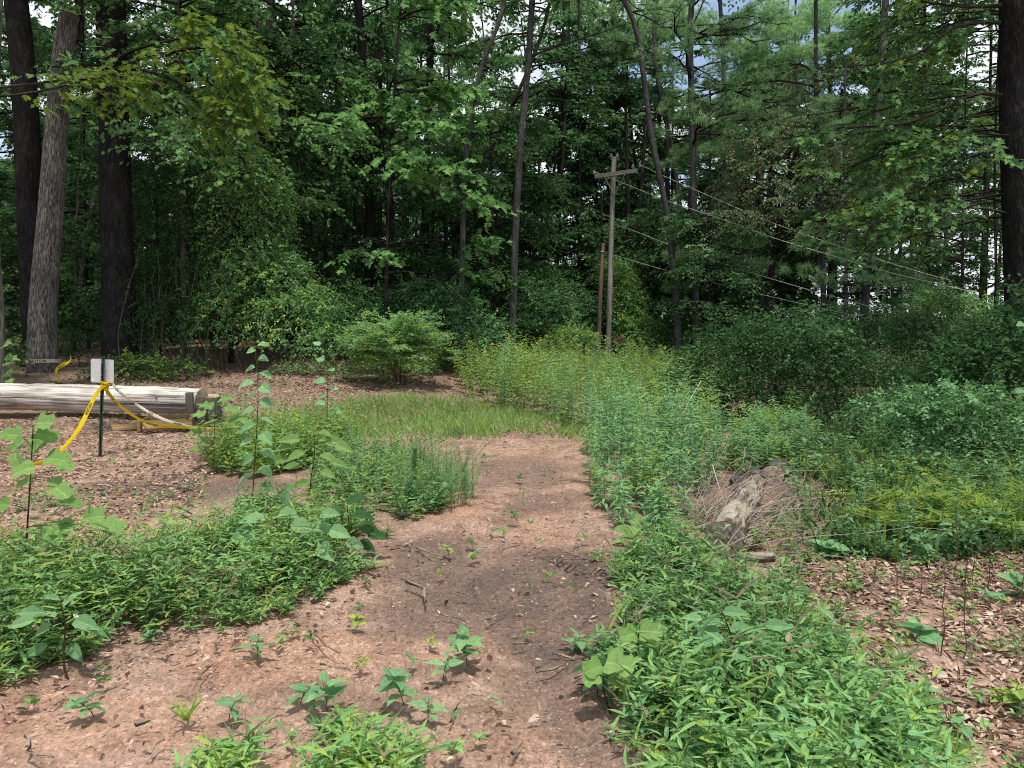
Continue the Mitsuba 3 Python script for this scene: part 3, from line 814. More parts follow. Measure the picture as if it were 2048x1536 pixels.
pine_at('straight grey pine with many raised limbs, centre right', [(1384, 0), (1381, 52), (1382, 156), (1385, 260), (1386, 357), (1390, 520), (1392, 690)], 22.5, 16, 62, 16, 6.8, 14.5, 24, 3.4, 1300, az=(-.2, 1.0), bare=8,
        limbs=[([(1386, 145), (1420, 125), (1450, 112)], .02), ([(1386, 165), (1400, 150), (1424, 140)], .018), ([(1388, 210), (1440, 180), (1480, 150)], .022), ([(1390, 238), (1440, 200), (1470, 160)], .02),
               ([(1390, 262), (1440, 215), (1462, 178)], .02), ([(1392, 280), (1430, 262), (1460, 240)], .016), ([(1384, 100), (1340, 118), (1300, 120)], .02), ([(1378, 50), (1330, 55), (1290, 56)], .02), ([(1380, 140), (1330, 150)], .016),
               ([(1386, 260), (1350, 262), (1322, 262)], .013), ([(1384, 50), (1400, 20), (1412, -30)], .03), ([(1388, 115), (1430, 95)], .02)])
pine_at('dark slender pine trunk behind the straight grey pine', [(1440, 0), (1446, 117), (1446, 312), (1444, 390), (1446, 470), (1441, 690)], 27, 11, 63, 20, 3.6, 16, 40, 3.2, 1800, bare=4)
pine_at('stout pine with ringed grey bark, right of the dying tree', [(1754, 250), (1751, 300), (1746, 388), (1739, 490), (1731, 588), (1725, 690)], 19.5, 18, 64, 18, 6.5, 16, 16, 2.6, 300, bare=10,
        limbs=[([(1744, 395), (1700, 420), (1672, 455)], .022), ([(1740, 460), (1712, 470), (1690, 490)], .018), ([(1752, 305), (1790, 300), (1820, 285)], .02)])
# soft bright pine boughs against the sky, upper right
pine_at('pine with soft bright boughs at the top, behind the straight grey pine', [(1540, -60), (1530, 100), (1524, 300), (1520, 680)], 30, 13, 65, 22, 3.6, 12.5, 40, 4.4, 3000, bare=0, nl=.22, needles=14, pad=[(1560, 60, 3), (1500, 95, 3), (1620, 45, 2.5), (1455, 60, 2), (1600, 105, 3), (1665, 85, 2), (1540, 20, 3), (1480, 130, 2), (1590, 150, 1), (1700, 40, 2), (1530, 130, 2.5), (1640, 10, 3)])
pine_at('tall pine whose pale boughs fill the top between the grey pines', [(1232, -60), (1226, 100), (1220, 300), (1216, 640)], 33, 12, 66, 22, 8.5, 13.5, 24, 4.2, 1800, nl=.22, needles=14, pad=[(1250, 25, 4), (1300, 60, 4), (1235, 85, 4), (1190, 30, 3), (1330, 20, 4), (1270, 110, 3), (1390, 40, 5), (1215, 60, 3), (1160, 10, 3)])
pine_at('young dark pine low among the right-hand trunks', [(1690, 380), (1692, 520), (1692, 680)], 20, 8, 67, 8, 1.0, 8, 34, 1.9, 1500)
pine_at('young pine with drooping tufts right of the utility pole', [(1420, 330), (1422, 520), (1424, 690)], 23.5, 7, 68, 8.5, 2.0, 8.5, 30, 1.9, 1300, pad=[(1390, 510, 1), (1490, 475, 1), (1500, 535, 1), (1450, 300, .5)])
pine_at('young pine against the white sky, under the big maple', [(1800, 380), (1802, 560), (1804, 680)], 24, 7, 69, 8, 1.2, 7.5, 26, 1.8, 1100)

# --- the dying olive tree on the right
rg = np.random.default_rng(70)
t = thing('dying_tree', 'leaning thin tree with greyish olive half-dead crown, right of centre', 'tree')
tl = tree_line([(1677, 143), (1632, 195), (1611, 247), (1593, 300), (1570, 390), (1552, 490), (1540, 560), (1528, 680)], 22, 8.6)
g, P, R = trunk_mesh(rg, tl, .11, .03, 3, 10, 30, .15)
Mesh().add(*g).put(part(t, 'trunk'), 'bark', smooth=True)
br, cr = broadleaf(rg, (P, R), 9, 3.6, 8.4, 40, 2.4, 2400, 9, .085, [15, 15, 15, 7], wid=.5, rise=.9, sag=.35, twig=.5, droop=.5, hang=.5)
dress(t, (br, cr))

# --- the big maple at the right edge
t, tr, rg = trunk_thing('maple_tree', 'big dark trunk at the right edge with leafy boughs reaching left', [(2044, -40), (2044, 200), (2050, 400), (2056, 600), (2060, 720)], 13.0, 84, 0, 20, seed=75, r_top=.7, flare=.15)
br, cr = broadleaf(rg, tr, 18, 3.2, 9.5, 30, 3.7, 1000, 8, .105, [1, 2, 1, 3, 0], MAPLE, .9, az=(math.pi * .90, .34), thick=.006, rise=.28, sag=.38, hang=.4, twig=.55)  # darker leaf kinds mixed in: backlit look put into the colour
br2, cr2 = broadleaf(rg, tr, 18, 10, 19, 20, 6, 300, 9, .2, [1, 2])
for a_, b_ in ((br, br2), (cr, cr2)):
    a_.add(*b_.arrays())
for pts, r in (([(2000, 45), (1950, 45), (1890, 65), (1850, 100), (1800, 118), (1740, 140)], .035), ([(2004, 190), (1930, 195), (1850, 235), (1770, 250), (1690, 258)], .03), ([(1925, 315), (1890, 285), (1830, 262), (1790, 250)], .02), ([(2002, 10), (1930, 12), (1880, 8), (1830, 0)], .04)):
    br.add(*tubes(curve([at(x, y, 12.6) for x, y in pts], 10), r * np.linspace(1, .4, 10), 5, 3))
dress(t, (br, cr))

# --- leafy trees along the edge of the wood
t, tr, rg = BLEAF['mossy sunlit slender trunk rising out of the vine tangle']
br, cr = broadleaf(rg, tr, 14, 4.2, 10, 30, 3.0, 900, 9, .10, [0, 1, 1], MAPLE, .8, az=(-.5, 1.3), rise=.25, sag=.4, hang=.45)
dress(t, (br, cr), 'low_branches', 'low_crown')

t, tr, rg = trunk_thing('young_maple', 'young maple with light green leaf layers at the top left of centre', [(520, -20), (505, 150), (490, 300), (470, 500), (462, 740)], 18.5, 12, 3, 12, seed=80, sides=8)
dress(t, broadleaf(rg, tr, 13, 4.5, 11.5, 34, 3.2, 1300, 9, .10, [0, 0, 1], MAPLE, .8, rise=.2, sag=.35, hang=.45))
t, tr, rg = trunk_thing('poplar_tree', 'young tree with big glossy sunlit leaves in layered sprays, left of centre', [(800, 20), (788, 200), (778, 400), (770, 680)], 18.2, 8, 3, 10.5, seed=81, sides=8)
dress(t, broadleaf(rg, tr, 9, 2.0, 10.0, 26, 2.5, 360, 8, .185, [0, 0, 1], MAPLE, .85, az=(-.45, 1.2), rise=.2, sag=.3, hang=.35, twig=.7, profile=lambda s: 1 - .35 * s))
t, tr, rg = BLEAF['dark trunk hung with vines left of centre behind the sunny leaves']
dress(t, broadleaf(rg, tr, 14, 3.0, 10, 30, 2.0, 900, 9, .12, [2, 1, 2], rise=-.1, sag=.5, hang=.7, droop=.6), 'vine_stems', 'vine_leaves')
vm = Mesh()
n = 26
x0 = np.stack([at(px, 60, 20.6 + .8 * q) for px, q in zip(rg.uniform(690, 770, n), rg.random(n))])
tt = np.linspace(0, 1, 9)[None, :, None]
Pv = x0[:, None] * [1, 1, 0] + UP * (x0[:, None, 2:] * (1 - tt) + (.3 + 2.5 * rg.random((n, 1, 1))) * tt) + np.cumsum(.05 * rg.standard_normal((n, 9, 3)), 1) * [1, 1, 0]
vm.add(*tubes(Pv, .012, 3, 3))
vm.put(part(t, 'hanging_vines'), 'bark', smooth=True)

EDGE = [
    ('broadleaf_tree', 'tall leafy tree closing the top between dying tree and big maple', [(1850, -40), (1852, 200), (1858, 600), (1860, 680)], 22, 9, 13, (5.2, 13), 44, 3.2, 1300, .11, [1, 0, 2]),
    ('broadleaf_tree', 'tall leafy tree high behind the big right-hand trunk', [(1985, -40), (1980, 200), (1970, 600), (1968, 680)], 24, 9, 14, (5.5, 14), 44, 3.2, 1300, .11, [1, 2]),
    ('broadleaf_tree', 'fine-leaved dark tree filling the gap left of the utility pole', [(1128, 0), (1122, 200), (1116, 420), (1110, 680)], 29, 12, 11, (1.2, 10.5), 44, 3.0, 1500, .10, [1, 2, 1]),
    ('broadleaf_tree', 'leafy tree behind the crossarm of the utility pole', [(1236, 100), (1230, 300), (1228, 650)], 31, 12, 10.5, (1.5, 10), 44, 3.3, 1500, .11, [1, 7, 2]),
    ('broadleaf_tree', 'dark beech-like tree with level boughs behind the centre bush', [(980, 250), (985, 420), (990, 680)], 21, 9, 7.5, (.8, 7.2), 40, 2.3, 1100, .085, [2, 1, 2]),
    ('broadleaf_tree', 'small leafy tree low in the middle behind the vine-clad snag', [(1410, 430), (1418, 560), (1420, 690)], 21.5, 7, 4.8, (.5, 4.8), 36, 1.9, 900, .085, [1, 2, 7]),
    ('broadleaf_tree', 'shaded leafy tree behind the vine mound on the left', [(600, 100), (605, 400), (608, 640)], 20.5, 9, 9, (1.5, 9), 40, 2.4, 1100, .10, [2, 1, 1]),
    ('broadleaf_tree', 'dark leafy tree among the left pines', [(310, 0), (312, 300), (318, 660)], 21, 9, 10, (1.5, 10), 40, 2.6, 1000, .10, [2, 2, 1]),
    ('broadleaf_tree', 'dark leafy tree between the pale snag and the thick pine', [(165, 60), (168, 300), (176, 660)], 25, 8, 10, (1.2, 10), 36, 2.6, 900, .11, [2, 2, 1]),
    ('broadleaf_tree', 'leafy tree in shade at the far left edge', [(-30, 60), (-25, 300), (-18, 660)], 22, 8, 10, (.8, 10), 36, 2.8, 900, .11, [2, 1]),
    ('broadleaf_tree', 'light green tree behind the dark straight trunk near the top', [(900, -20), (896, 250), (890, 600)], 27, 10, 13, (4.5, 13), 36, 3.0, 1000, .11, [1, 1, 0]),
    ('broadleaf_tree', 'leafy tree right of the grey pole-like trunk against the sky', [(1780, 200), (1784, 450), (1786, 680)], 27, 8, 10.5, (2.6, 10.5), 36, 2.8, 900, .10, [1, 2]),
    ('broadleaf_tree', 'thin leafy tree against white sky left of the big maple', [(1930, 240), (1926, 450), (1924, 690)], 19, 7, 9, (1.2, 9), 36, 2.3, 850, .085, [2, 1]),
    ('broadleaf_tree', 'dark leafy tree behind the dying tree', [(1500, 200), (1498, 400), (1496, 680)], 28, 9, 9.5, (1.0, 9), 36, 2.8, 900, .10, [2, 1]),
    ('broadleaf_tree', 'leafy tree behind the leaning grey pines', [(1345, 150), (1344, 400), (1340, 680)], 34, 9, 10, (1.0, 10), 36, 3.2, 900, .12, [1, 7]),
    ('broadleaf_tree', 'shaded leafy tree behind the sunlit leaf sprays', [(690, 80), (690, 350), (690, 660)], 24, 9, 10, (.8, 10), 40, 2.8, 1000, .11, [2, 1]),
    ('broadleaf_tree', 'shaded leafy tree right of the dark straight trunk', [(890, 250), (890, 400), (886, 660)], 23, 8, 8, (.6, 8), 36, 2.3, 800, .10, [2, 2, 1]),
    ('broadleaf_tree', 'dim leafy tree left of the mossy sunlit trunk', [(430, 120), (430, 400), (425, 680)], 23, 8, 9.5, (.8, 9.5), 36, 2.5, 900, .10, [2, 2, 1]),
    ('broadleaf_tree', 'slim leafy tree in front of the far pine right of the wires', [(1600, 320), (1602, 480), (1600, 690)], 24, 7, 6, (.6, 6), 30, 2.0, 620, .085, [2, 1]),
]
for i, (nm, lb, px, d, w, top, (lo, hi), nl_, reach, tw, ll, kd) in enumerate(EDGE):
    t, tr, rg = trunk_thing(nm, lb, px, d, w, 3, top, seed=120 + i, sides=7, flare=.1)
    dress(t, broadleaf(rg, tr, top, lo, hi, nl_, reach, int(tw * (1.9 if px[0][0] < 1050 else 1.35)), 9, ll * 1.08, kd, rise=.2, sag=.3, hang=.4, profile=lambda s: 1 - .45 * s))

# the oak whose limb hangs in from the left
rg = np.random.default_rng(90)
t = thing('oak_tree', 'oak standing left of the frame, its olive leaf boughs hanging in front of the pines', 'tree')
g, P, R = trunk_mesh(rg, [[-11.6, 12.2, -.2], [-11.5, 12.3, 4], [-11.3, 12.3, 8], [-11.2, 12.4, 14]], .22, .1, 3, 10, 24, .2)
Mesh().add(*g).put(part(t, 'trunk'), 'bark', smooth=True)
br, cr = Mesh(), Mesh()
LB = [([(-640, 120), (-200, 190), (200, 150), (330, 105), (430, 115), (490, 170)], 10.2), ([(-200, 190), (140, 160), (260, 160), (300, 165)], 10.0), ([(200, 150), (320, 150), (400, 190), (480, 230)], 10.3), ([(200, 148), (300, 90), (400, 70), (455, 55)], 10.4), ([(330, 118), (400, 150), (450, 190), (492, 205)], 10.5), ([(300, 160), (360, 190), (420, 215), (460, 235)], 10.6), ([(330, 110), (410, 95), (470, 110), (500, 140)], 10.2)]
pp, dd = [], []
for pts, d in LB:
    C = curve([at(x, y, d) for x, y in pts], 24)
    C[:1] = C[:1] if pts[0][0] > -500 else np.interp(C[0][2], P[:, 2], P[:, 0]) * np.array([1, 0, 0]) + np.array([0, 12.3, C[0][2]])
    br.add(*tubes(C, np.linspace(.03, .006, 24), 5, 3))
    k = rg.integers(14, 24, 34)
    pp.append(C[k] + .12 * rg.standard_normal((34, 3))), dd.append(nrm(C[np.minimum(k + 1, 23)] - C[k - 1]) + .8 * rg.standard_normal((34, 3)) * [1, 1, .4])
pp, dd = np.vstack(pp), np.vstack(dd)
cr.add(*spray(rg, pp, dd, .42, 7, .15, np.where(rg.random(len(pp)) < .7, 3, 1), OAK, .62, .3, .5, .35))
b2, c2 = broadleaf(rg, (P, R), 14, 7.5, 13.5, 26, 5.0, 800, 8, .22, [3, 1])
br.add(*b2.arrays()), cr.add(*c2.arrays())
dress(t, (br, cr))

# --- far trees, one prototype of each kind and instances
def prototype(key, seed, kindset, lo, hi, reach, twigs, ll, pine_=False):
    rg = np.random.default_rng(seed)
    g, P, R = trunk_mesh(rg, [[0, 0, -.4], [.1, 0, 6], [-.1, .1, 9], [.1, 0, hi + 1]], .12, .03, 3, 7, 12, .1)
    br, cr = pine(rg, (P, R), lo, hi, 44, reach, twigs, 4, nl=.3, needles=9) if pine_ else broadleaf(rg, (P, R), hi, lo, hi, 40, reach, twigs, 8, ll, kindset, hang=.35, twig=.8, profile=lambda s: 1 - .5 * s)
    d = {'type': 'shapegroup'}
    v, f, uv = g
    d['trunk'] = mikit.ply((v, f), 'bark', smooth=True, uv=uv)
    v, f, uv = br.arrays()
    d['branches'] = mikit.ply((v, f), 'bark', smooth=True, uv=uv)
    v, f, uv = cr.arrays()
    d['crown'] = mikit.ply((v, f), 'leaf', uv=uv)
    scene[key] = d


prototype('far_tree_model', 200, [1, 2, 1], 1.5, 16, 4.4, 1700, .24)
prototype('far_tree_model_b', 201, [2, 1], .8, 12, 3.8, 1700, .22)
prototype('far_tree_model_c', 202, [1, 7, 2], 2.5, 18, 4.6, 1700, .26)
prototype('far_tree_model_d', 203, [4], 3, 17, 3.4, 2600, .3, True)
prototype('far_tree_model_e', 206, [1, 2], 5.5, 19, 4.4, 1700, .24)
prototype('undergrowth_model', 204, [2, 1, 2], .4, 5.5, 2.6, 800, .15)
rg = np.random.default_rng(205)
FAR = []
for row, (d0, d1, n) in enumerate(((29, 34, 13), (36, 42, 17), (45, 54, 20), (58, 75, 26))):
    for i in range(n):
        px = -150 + 2300 * (i + rg.uniform(.2, .8)) / n
        if px > 1380 and row in (0, 1) and i % 2 or px > 1500 and row == 3 or px > 1720 and row == 2 and i % 3:
            continue
        if 1000 < px < 1500 and row in (1, 2) and i % 2:
            continue
        kd = rg.choice(['', '_b', '_c', '_d', '_b'])
        FAR.append((px, rg.uniform(d0, d1), kd if px < 1480 else '_e'))
for px, d, k in FAR:
    p = at(px, 640, d)
    z = float(height(p[0], p[1]))
    nm = 'far_pine' if k == '_d' else 'far_tree'
    key = thing(nm, 'dim evergreen pine deep in the wood behind nearer trunks' if k == '_d' else 'dim leafy tree deep in the wood behind nearer trunks', 'tree', 'far pines deep in the wood' if k == '_d' else 'far leafy trees deep in the wood')
    s = rg.uniform(.8, 1.15)
    scene[key] = {'type': 'instance', 'to_world': T().translate([p[0], p[1], z]).rotate([0, 0, 1], float(rg.uniform(0, 360))).scale(s), 'group': {'type': 'ref', 'id': 'far_tree_model' + k}}
labels['undergrowth'] = {'label': 'dark leafy undergrowth filling the shade between the forest trunks', 'category': 'undergrowth', 'kind': 'stuff'}
for i in range(62):
    px = -120 + 2300 * ((i * .618034) % 1)
    d = 20 + 16 * ((i * .3819) % 1) + (3 if px < 420 else 0)
    p = at(px, 640, d)
    if px > 1450 and i % 2 or px > 1700 and i % 5:
        continue
    scene[f'undergrowth__{i + 1:03d}'] = {'type': 'instance', 'to_world': T().translate([p[0], p[1], float(height(p[0], p[1]))]).rotate([0, 0, 1], float(rg.uniform(0, 360))).scale(float(rg.uniform(.55, 1.0))), 'group': {'type': 'ref', 'id': 'undergrowth_model'}}

# ================================================================ SHRUBS AND VINES
def blob(px, py, d, rx, ry, rz):
    p = at(px, py, d)
    return (p[0], p[1], p[2], rx, ry, rz)


def shrub(name, label, cat, seed, blobs, n, per, ll, kinds, group=None, stems_=None, **kw):
    rg = np.random.default_rng(seed)
    t = thing(name, label, cat, group)
    Mesh().add(*mound(rg, blobs, n, per, ll, kinds, **kw)).put(part(t, 'foliage'), 'leaf')
    m = Mesh()
    for (bx, by, sp, h, k) in stems_ or []:
        m.add(*canes(rg, [bx, by, float(height(bx, by))], sp, h, k, .3, 19, .007))
    if m.n:
        m.put(part(t, 'stems'), 'leaf')
    return t, rg


t, rg = shrub('vine_mound', 'sunlit slope of honeysuckle vines spilling down at the edge of the left wood', 'vine', 300,
              [blob(500, 470, 17.6, 1.0, 1.0, 1.9), blob(540, 600, 17.2, 1.1, 1.0, 1.1), blob(600, 650, 16.9, 1.1, .9, .75), blob(660, 690, 16.8, .8, .8, .45), blob(470, 640, 17.2, 1.0, .8, 1.0), blob(430, 360, 18.2, .8, .9, 1.6)],
              3600, 9, .062, [1, 7, 0, 1, 8], stems_=[(-5.6, 17.0, .8, 1.4, 8)], wid=.75, inner=.2, hang=.45)
# arching runner over the dark gap
rg = np.random.default_rng(301)
m = Mesh()
C = curve([at(600, 588, 16.5), at(635, 571, 16.5), at(670, 585, 16.5), at(706, 613, 16.5)], 14)
m.add(*stems(C, .006, 8.5))
m.add(*leaves(RHOMB, C[rg.integers(0, 14, 34)], rg.standard_normal((34, 3)), UP + .5 * rg.standard_normal((34, 3)), .06, .045, 8 + rg.random(34)))
m.put(part(t, 'runner'), 'leaf')

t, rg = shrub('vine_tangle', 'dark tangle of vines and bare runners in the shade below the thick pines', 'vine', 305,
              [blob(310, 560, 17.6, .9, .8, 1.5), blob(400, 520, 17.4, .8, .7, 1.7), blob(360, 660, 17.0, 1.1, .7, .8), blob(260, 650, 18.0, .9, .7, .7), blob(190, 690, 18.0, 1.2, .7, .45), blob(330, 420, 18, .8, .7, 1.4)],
              2600, 8, .06, [24, 24, 2], inner=.3, hang=.6, down=.6)  # shade below the pines is put into the colour by darkened leaves
m = Mesh()
n = 60
xs = rg.uniform(235, 440, n)
top = np.stack([at(a, b, 16.9 + .5 * c) for a, b, c in zip(xs, rg.uniform(470, 640, n), rg.random(n))])
bot = top * [1, 1, 0] + np.column_stack([.35 * rg.standard_normal((n, 2)), np.zeros(n)])
bot[:, 2] = height(bot[:, 0], bot[:, 1])
tt = np.linspace(0, 1, 8)[None, :, None]
Pv = top[:, None] * (1 - tt) + bot[:, None] * tt + .12 * np.cumsum(rg.standard_normal((n, 8, 3)) * [1, .6, .25], 1) * .5
m.add(*stems(Pv, .006, 17.2 + 2.0 * (rg.random(n)[:, None].repeat(8 * 4, 1).ravel() > .5)))
m.put(part(t, 'runners'), 'leaf')

# centre bush: fan of stems, flat layered sprays
rg = np.random.default_rng(310)
t = thing('spreading_bush', 'rounded bush with flat feathery leaf layers on thin stems in the clearing centre', 'bush')
c0 = at(800, 640, 15.4)
bx, by = at(792, 790, 15.4)[:2]
bz = float(height(bx, by))
m, lf = Mesh(), Mesh()
n = 110
az = rg.uniform(0, 2 * np.pi, n)
rr = rg.uniform(.15, 1.0, n) ** .6
tip = np.stack([bx + .06 + np.cos(az) * .98 * rr, by + np.sin(az) * .9 * rr, bz + .38 + rg.random(n) ** .7 * (1.22 - .6 * rr ** 2)], 1)
base = np.array([bx, by, bz]) + .12 * rg.standard_normal((n, 3)) * [1, 1, 0]
tt = np.linspace(0, 1, 7)[None, :, None]
Pc = base[:, None] * (1 - tt) + tip[:, None] * tt + UP * (.28 * np.sin(tt * np.pi) * (1 - rr[:, None, None] * .2)) - (tip - base)[:, None] * [1, 1, 0] * (.28 * np.sin(tt * np.pi))
m.add(*stems(Pc[::6], .007 * np.linspace(1, .35, 7)[None].repeat(len(Pc[::6]), 0), 19.4))
k = rg.integers(4, 7, 1700)
i = rg.integers(0, n, 1700)
out = nrm((Pc[i, k] - [bx, by, bz + .5]) * [1, 1, .15])
lf.add(*spray(rg, Pc[i, k], out + .55 * rg.standard_normal((1700, 3)) * [1, 1, .25] + [0, 0, .12], .30, 11, .062, np.where(rg.random(1700) < .6, 7, 8), RHOMB, .55, .12, .22, .1))
m.put(part(t, 'stems'), 'leaf'), lf.put(part(t, 'foliage'), 'leaf')

shrub('leafy_shrub', 'dark green vine-covered shrub mound left of the two poles', 'shrub', 320, [blob(1085, 640, 24, 1.1, 1, 1.3), blob(1140, 640, 24.4, .9, .9, 1.1), blob(1040, 690, 23.6, .8, .8, .7), blob(1120, 700, 23.6, 1, .8, .6)], 1900, 8, .07, [1, 2, 7], stems_=[(1.2, 24, .8, 1.2, 10)])
shrub('leafy_shrub', 'yellowish green vine shrub with orange blooms at the foot of the poles', 'shrub', 321, [blob(1145, 700, 22.5, .75, .7, .7), blob(1105, 715, 22, .6, .6, .5)], 900, 8, .065, [8, 0, 1], stems_=[(1.8, 22.3, .6, .8, 8)])
shrub('vine_column', 'light green vines climbing a dead stem right of the two poles', 'vine', 322, [blob(1240, 570, 24.9, .5, .5, .65), blob(1255, 620, 24.6, .62, .6, .8), blob(1268, 675, 24.5, .75, .7, .7), blob(1228, 545, 25, .6, .45, .3), blob(1292, 690, 24.2, .6, .6, .5)], 2100, 8, .075, [8, 7, 8, 0], stems_=[(3.7, 24.7, .4, 2.2, 10)], hang=.6)
shrub('leafy_shrub', 'dark understory shrub below the leaning pines', 'shrub', 323, [blob(1340, 670, 24, 1.0, .8, .7), blob(1410, 680, 23, 1.0, .8, .6), blob(1480, 690, 24, 1, .8, .6)], 1300, 8, .07, [2, 1], stems_=[(5.6, 23.5, .8, .8, 10)])
shrub('leafy_shrub', 'dark shrub behind the centre bush at the foot of the dark trunks', 'shrub', 324, [blob(900, 640, 18.5, .8, .8, .8), blob(950, 680, 18, .8, .7, .6), blob(850, 620, 19.5, .9, .7, .8)], 1300, 8, .065, [2, 1, 7], stems_=[(-1.3, 18.3, .7, .8, 10)])
shrub('leafy_shrub', 'shaded shrub between vine mound and centre bush', 'shrub', 325, [blob(730, 660, 18.8, .8, .7, .7), blob(680, 630, 19.5, .8, .7, .9)], 900, 8, .065, [2, 2, 1])

# the big dark honeysuckle on the right
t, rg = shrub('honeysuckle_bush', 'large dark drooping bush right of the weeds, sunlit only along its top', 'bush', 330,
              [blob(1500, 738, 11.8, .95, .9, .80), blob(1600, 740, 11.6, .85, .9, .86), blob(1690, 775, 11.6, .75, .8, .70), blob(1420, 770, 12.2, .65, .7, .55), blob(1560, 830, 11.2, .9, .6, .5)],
              3300, 10, .052, [2, 24, 24, 2, 1], stems_=[(4.0, 11.6, 1.0, 1.2, 40), (3.2, 11.8, .8, 1.1, 26), (4.8, 11.6, .8, 1.0, 24)], inner=.35, hang=.3, droop=.6, twig=.55, lump=.45)  # shade of the trees overhead is painted in by darker leaf kinds
big = Mesh()
q = np.stack([at(a, b, 11.4) for a, b in zip(rg.uniform(1600, 1700, 26), rg.uniform(648, 690, 26))])
big.add(*leaves(OVATE, q, rg.standard_normal((26, 3)) * [1, 1, .3], UP + .4 * rg.standard_normal((26, 3)), .17, .09, 10 + rg.random(26)))
big.put(part(t, 'large_leaves'), 'leaf')
shrub('leafy_shrub', 'shaded leafy shrub under the sky gap, right of the honeysuckle bush', 'shrub', 331, [blob(1800, 720, 14.5, 1.0, .9, .75), blob(1880, 700, 14.8, .9, .8, .9), blob(1760, 690, 15.5, .8, .8, .8), blob(1840, 800, 13, .9, .7, .5)], 2300, 9, .055, [1, 2, 24], stems_=[(7.4, 14.5, 1, 1.1, 20)])  # one leaf kind has tree shade put into its colour
shrub('leafy_shrub', 'dark shrub in front of the big right-hand trunk', 'shrub', 332, [blob(1990, 760, 10.6, .9, .8, .75), blob(2060, 720, 10.8, .7, .8, .9), blob(1930, 800, 10.8, .8, .7, .5)], 2200, 9, .06, [2, 24, 2], stems_=[(6.8, 10.5, .9, 1.0, 24)])  # darker leaf kinds carry painted tree shade
shrub('leafy_shrub', 'low dark shrub with a thin stem right of the tall weeds', 'shrub', 333, [blob(1905, 840, 8.6, .65, .55, .38), blob(1990, 870, 8.4, .6, .5, .36), blob(1800, 850, 9.5, .6, .5, .35)], 1300, 9, .05, [1, 2, 7], stems_=[(5.0, 8.6, .5, .6, 12)], twig=.28)
shrub('leafy_shrub', 'sunlit leafy shrub against the white sky at right', 'shrub', 334, [blob(1880, 640, 17.5, .8, .7, .75), blob(1960, 660, 18, .8, .7, .6), blob(1800, 660, 18.5, .8, .7, .5)], 1300, 9, .06, [7, 1, 8], stems_=[(10, 17.6, .8, 1, 14)])
shrub('low_vines', 'low dark vines round the foot of the pale snag behind the log', 'vine', 335, [blob(20, 780, 15.2, .7, .4, .16), blob(135, 780, 15.2, .8, .4, .15), blob(260, 745, 15.8, .8, .5, .3), blob(350, 750, 16, .7, .4, .25), blob(-40, 700, 15.5, .8, .5, .5)], 1700, 8, .055, [24, 2, 8], twig=.28, hang=.2)  # mix includes leaves with shade put into their colour
shrub('low_brush', 'dry weedy brush below the vine mound at the back of the clearing', 'bush', 336, [blob(640, 760, 16.2, .8, .5, .28), blob(720, 770, 15.6, .7, .4, .25), blob(580, 760, 16.4, .6, .4, .25)], 900, 8, .045, [8, 7, 17, 1], twig=.28, hang=.1, down=-.3)

# ================================================================ WEEDS, GRASS, LITTER
def weed_mesh(rg, base, H, nl, ll, wid, kinds, tpl=RHOMB, up=.35, droop=.35, lean=.18, first=.1, stem_r=.004, skind=18, taper=.5, K=5):
    n = len(base)
    az = rg.uniform(0, 2 * np.pi, n)
    ln = lean * np.abs(rg.standard_normal(n))
    t = np.linspace(0, 1, K)[None, :, None]
    off = np.stack([np.cos(az), np.sin(az), az * 0], -1)[:, None]
    S = base[:, None] + UP * (H[:, None, None] * t) + off * (H * ln)[:, None, None] * t ** 1.8 + .015 * rg.standard_normal((n, K, 3)) * t
    out = Mesh()
    if stem_r:
        out.add(*stems(S, np.broadcast_to(stem_r * np.linspace(1, .4, K), (n, K)), skind + .5))
    tl = first + (1 - first) * (np.arange(nl)[None] + rg.random((n, nl))) / nl
    x = tl * (K - 1)
    j = np.minimum(x.astype(int), K - 2)
    ar = np.arange(n)[:, None]
    P = S[ar, j] + (S[ar, j + 1] - S[ar, j]) * (x - j)[..., None]
    a = 2.4 * np.arange(nl)[None] + rg.uniform(0, 6.28, (n, 1)) + .3 * rg.standard_normal((n, nl))
    D = np.stack([np.cos(a), np.sin(a), up + .25 * rg.standard_normal((n, nl)) - droop * (1 - tl)], -1)
    N = UP - D * .3 + .3 * rg.standard_normal(D.shape)
    L = ll * (1 - taper * tl ** 2) * rg.uniform(.7, 1.2, (n, nl))
    kk = (np.asarray(kinds) if len(kinds) == n else np.asarray(kinds)[rg.integers(0, len(kinds), n)])[:, None] + .999 * rg.random((n, nl))
    kk = np.where(rg.random((n, nl)) < .035, np.array([6.3, 17.1, 8.5, 8.9])[rg.integers(0, 4, (n, nl))], kk)
    out.add(*leaves(tpl, P.reshape(-1, 3), D.reshape(-1, 3), N.reshape(-1, 3), L.ravel(), L.ravel() * wid, kk.ravel()))
    return out, S


def stuff(name, label, cat):
    labels[name] = {'label': label, 'category': cat, 'kind': 'stuff'}
    return name


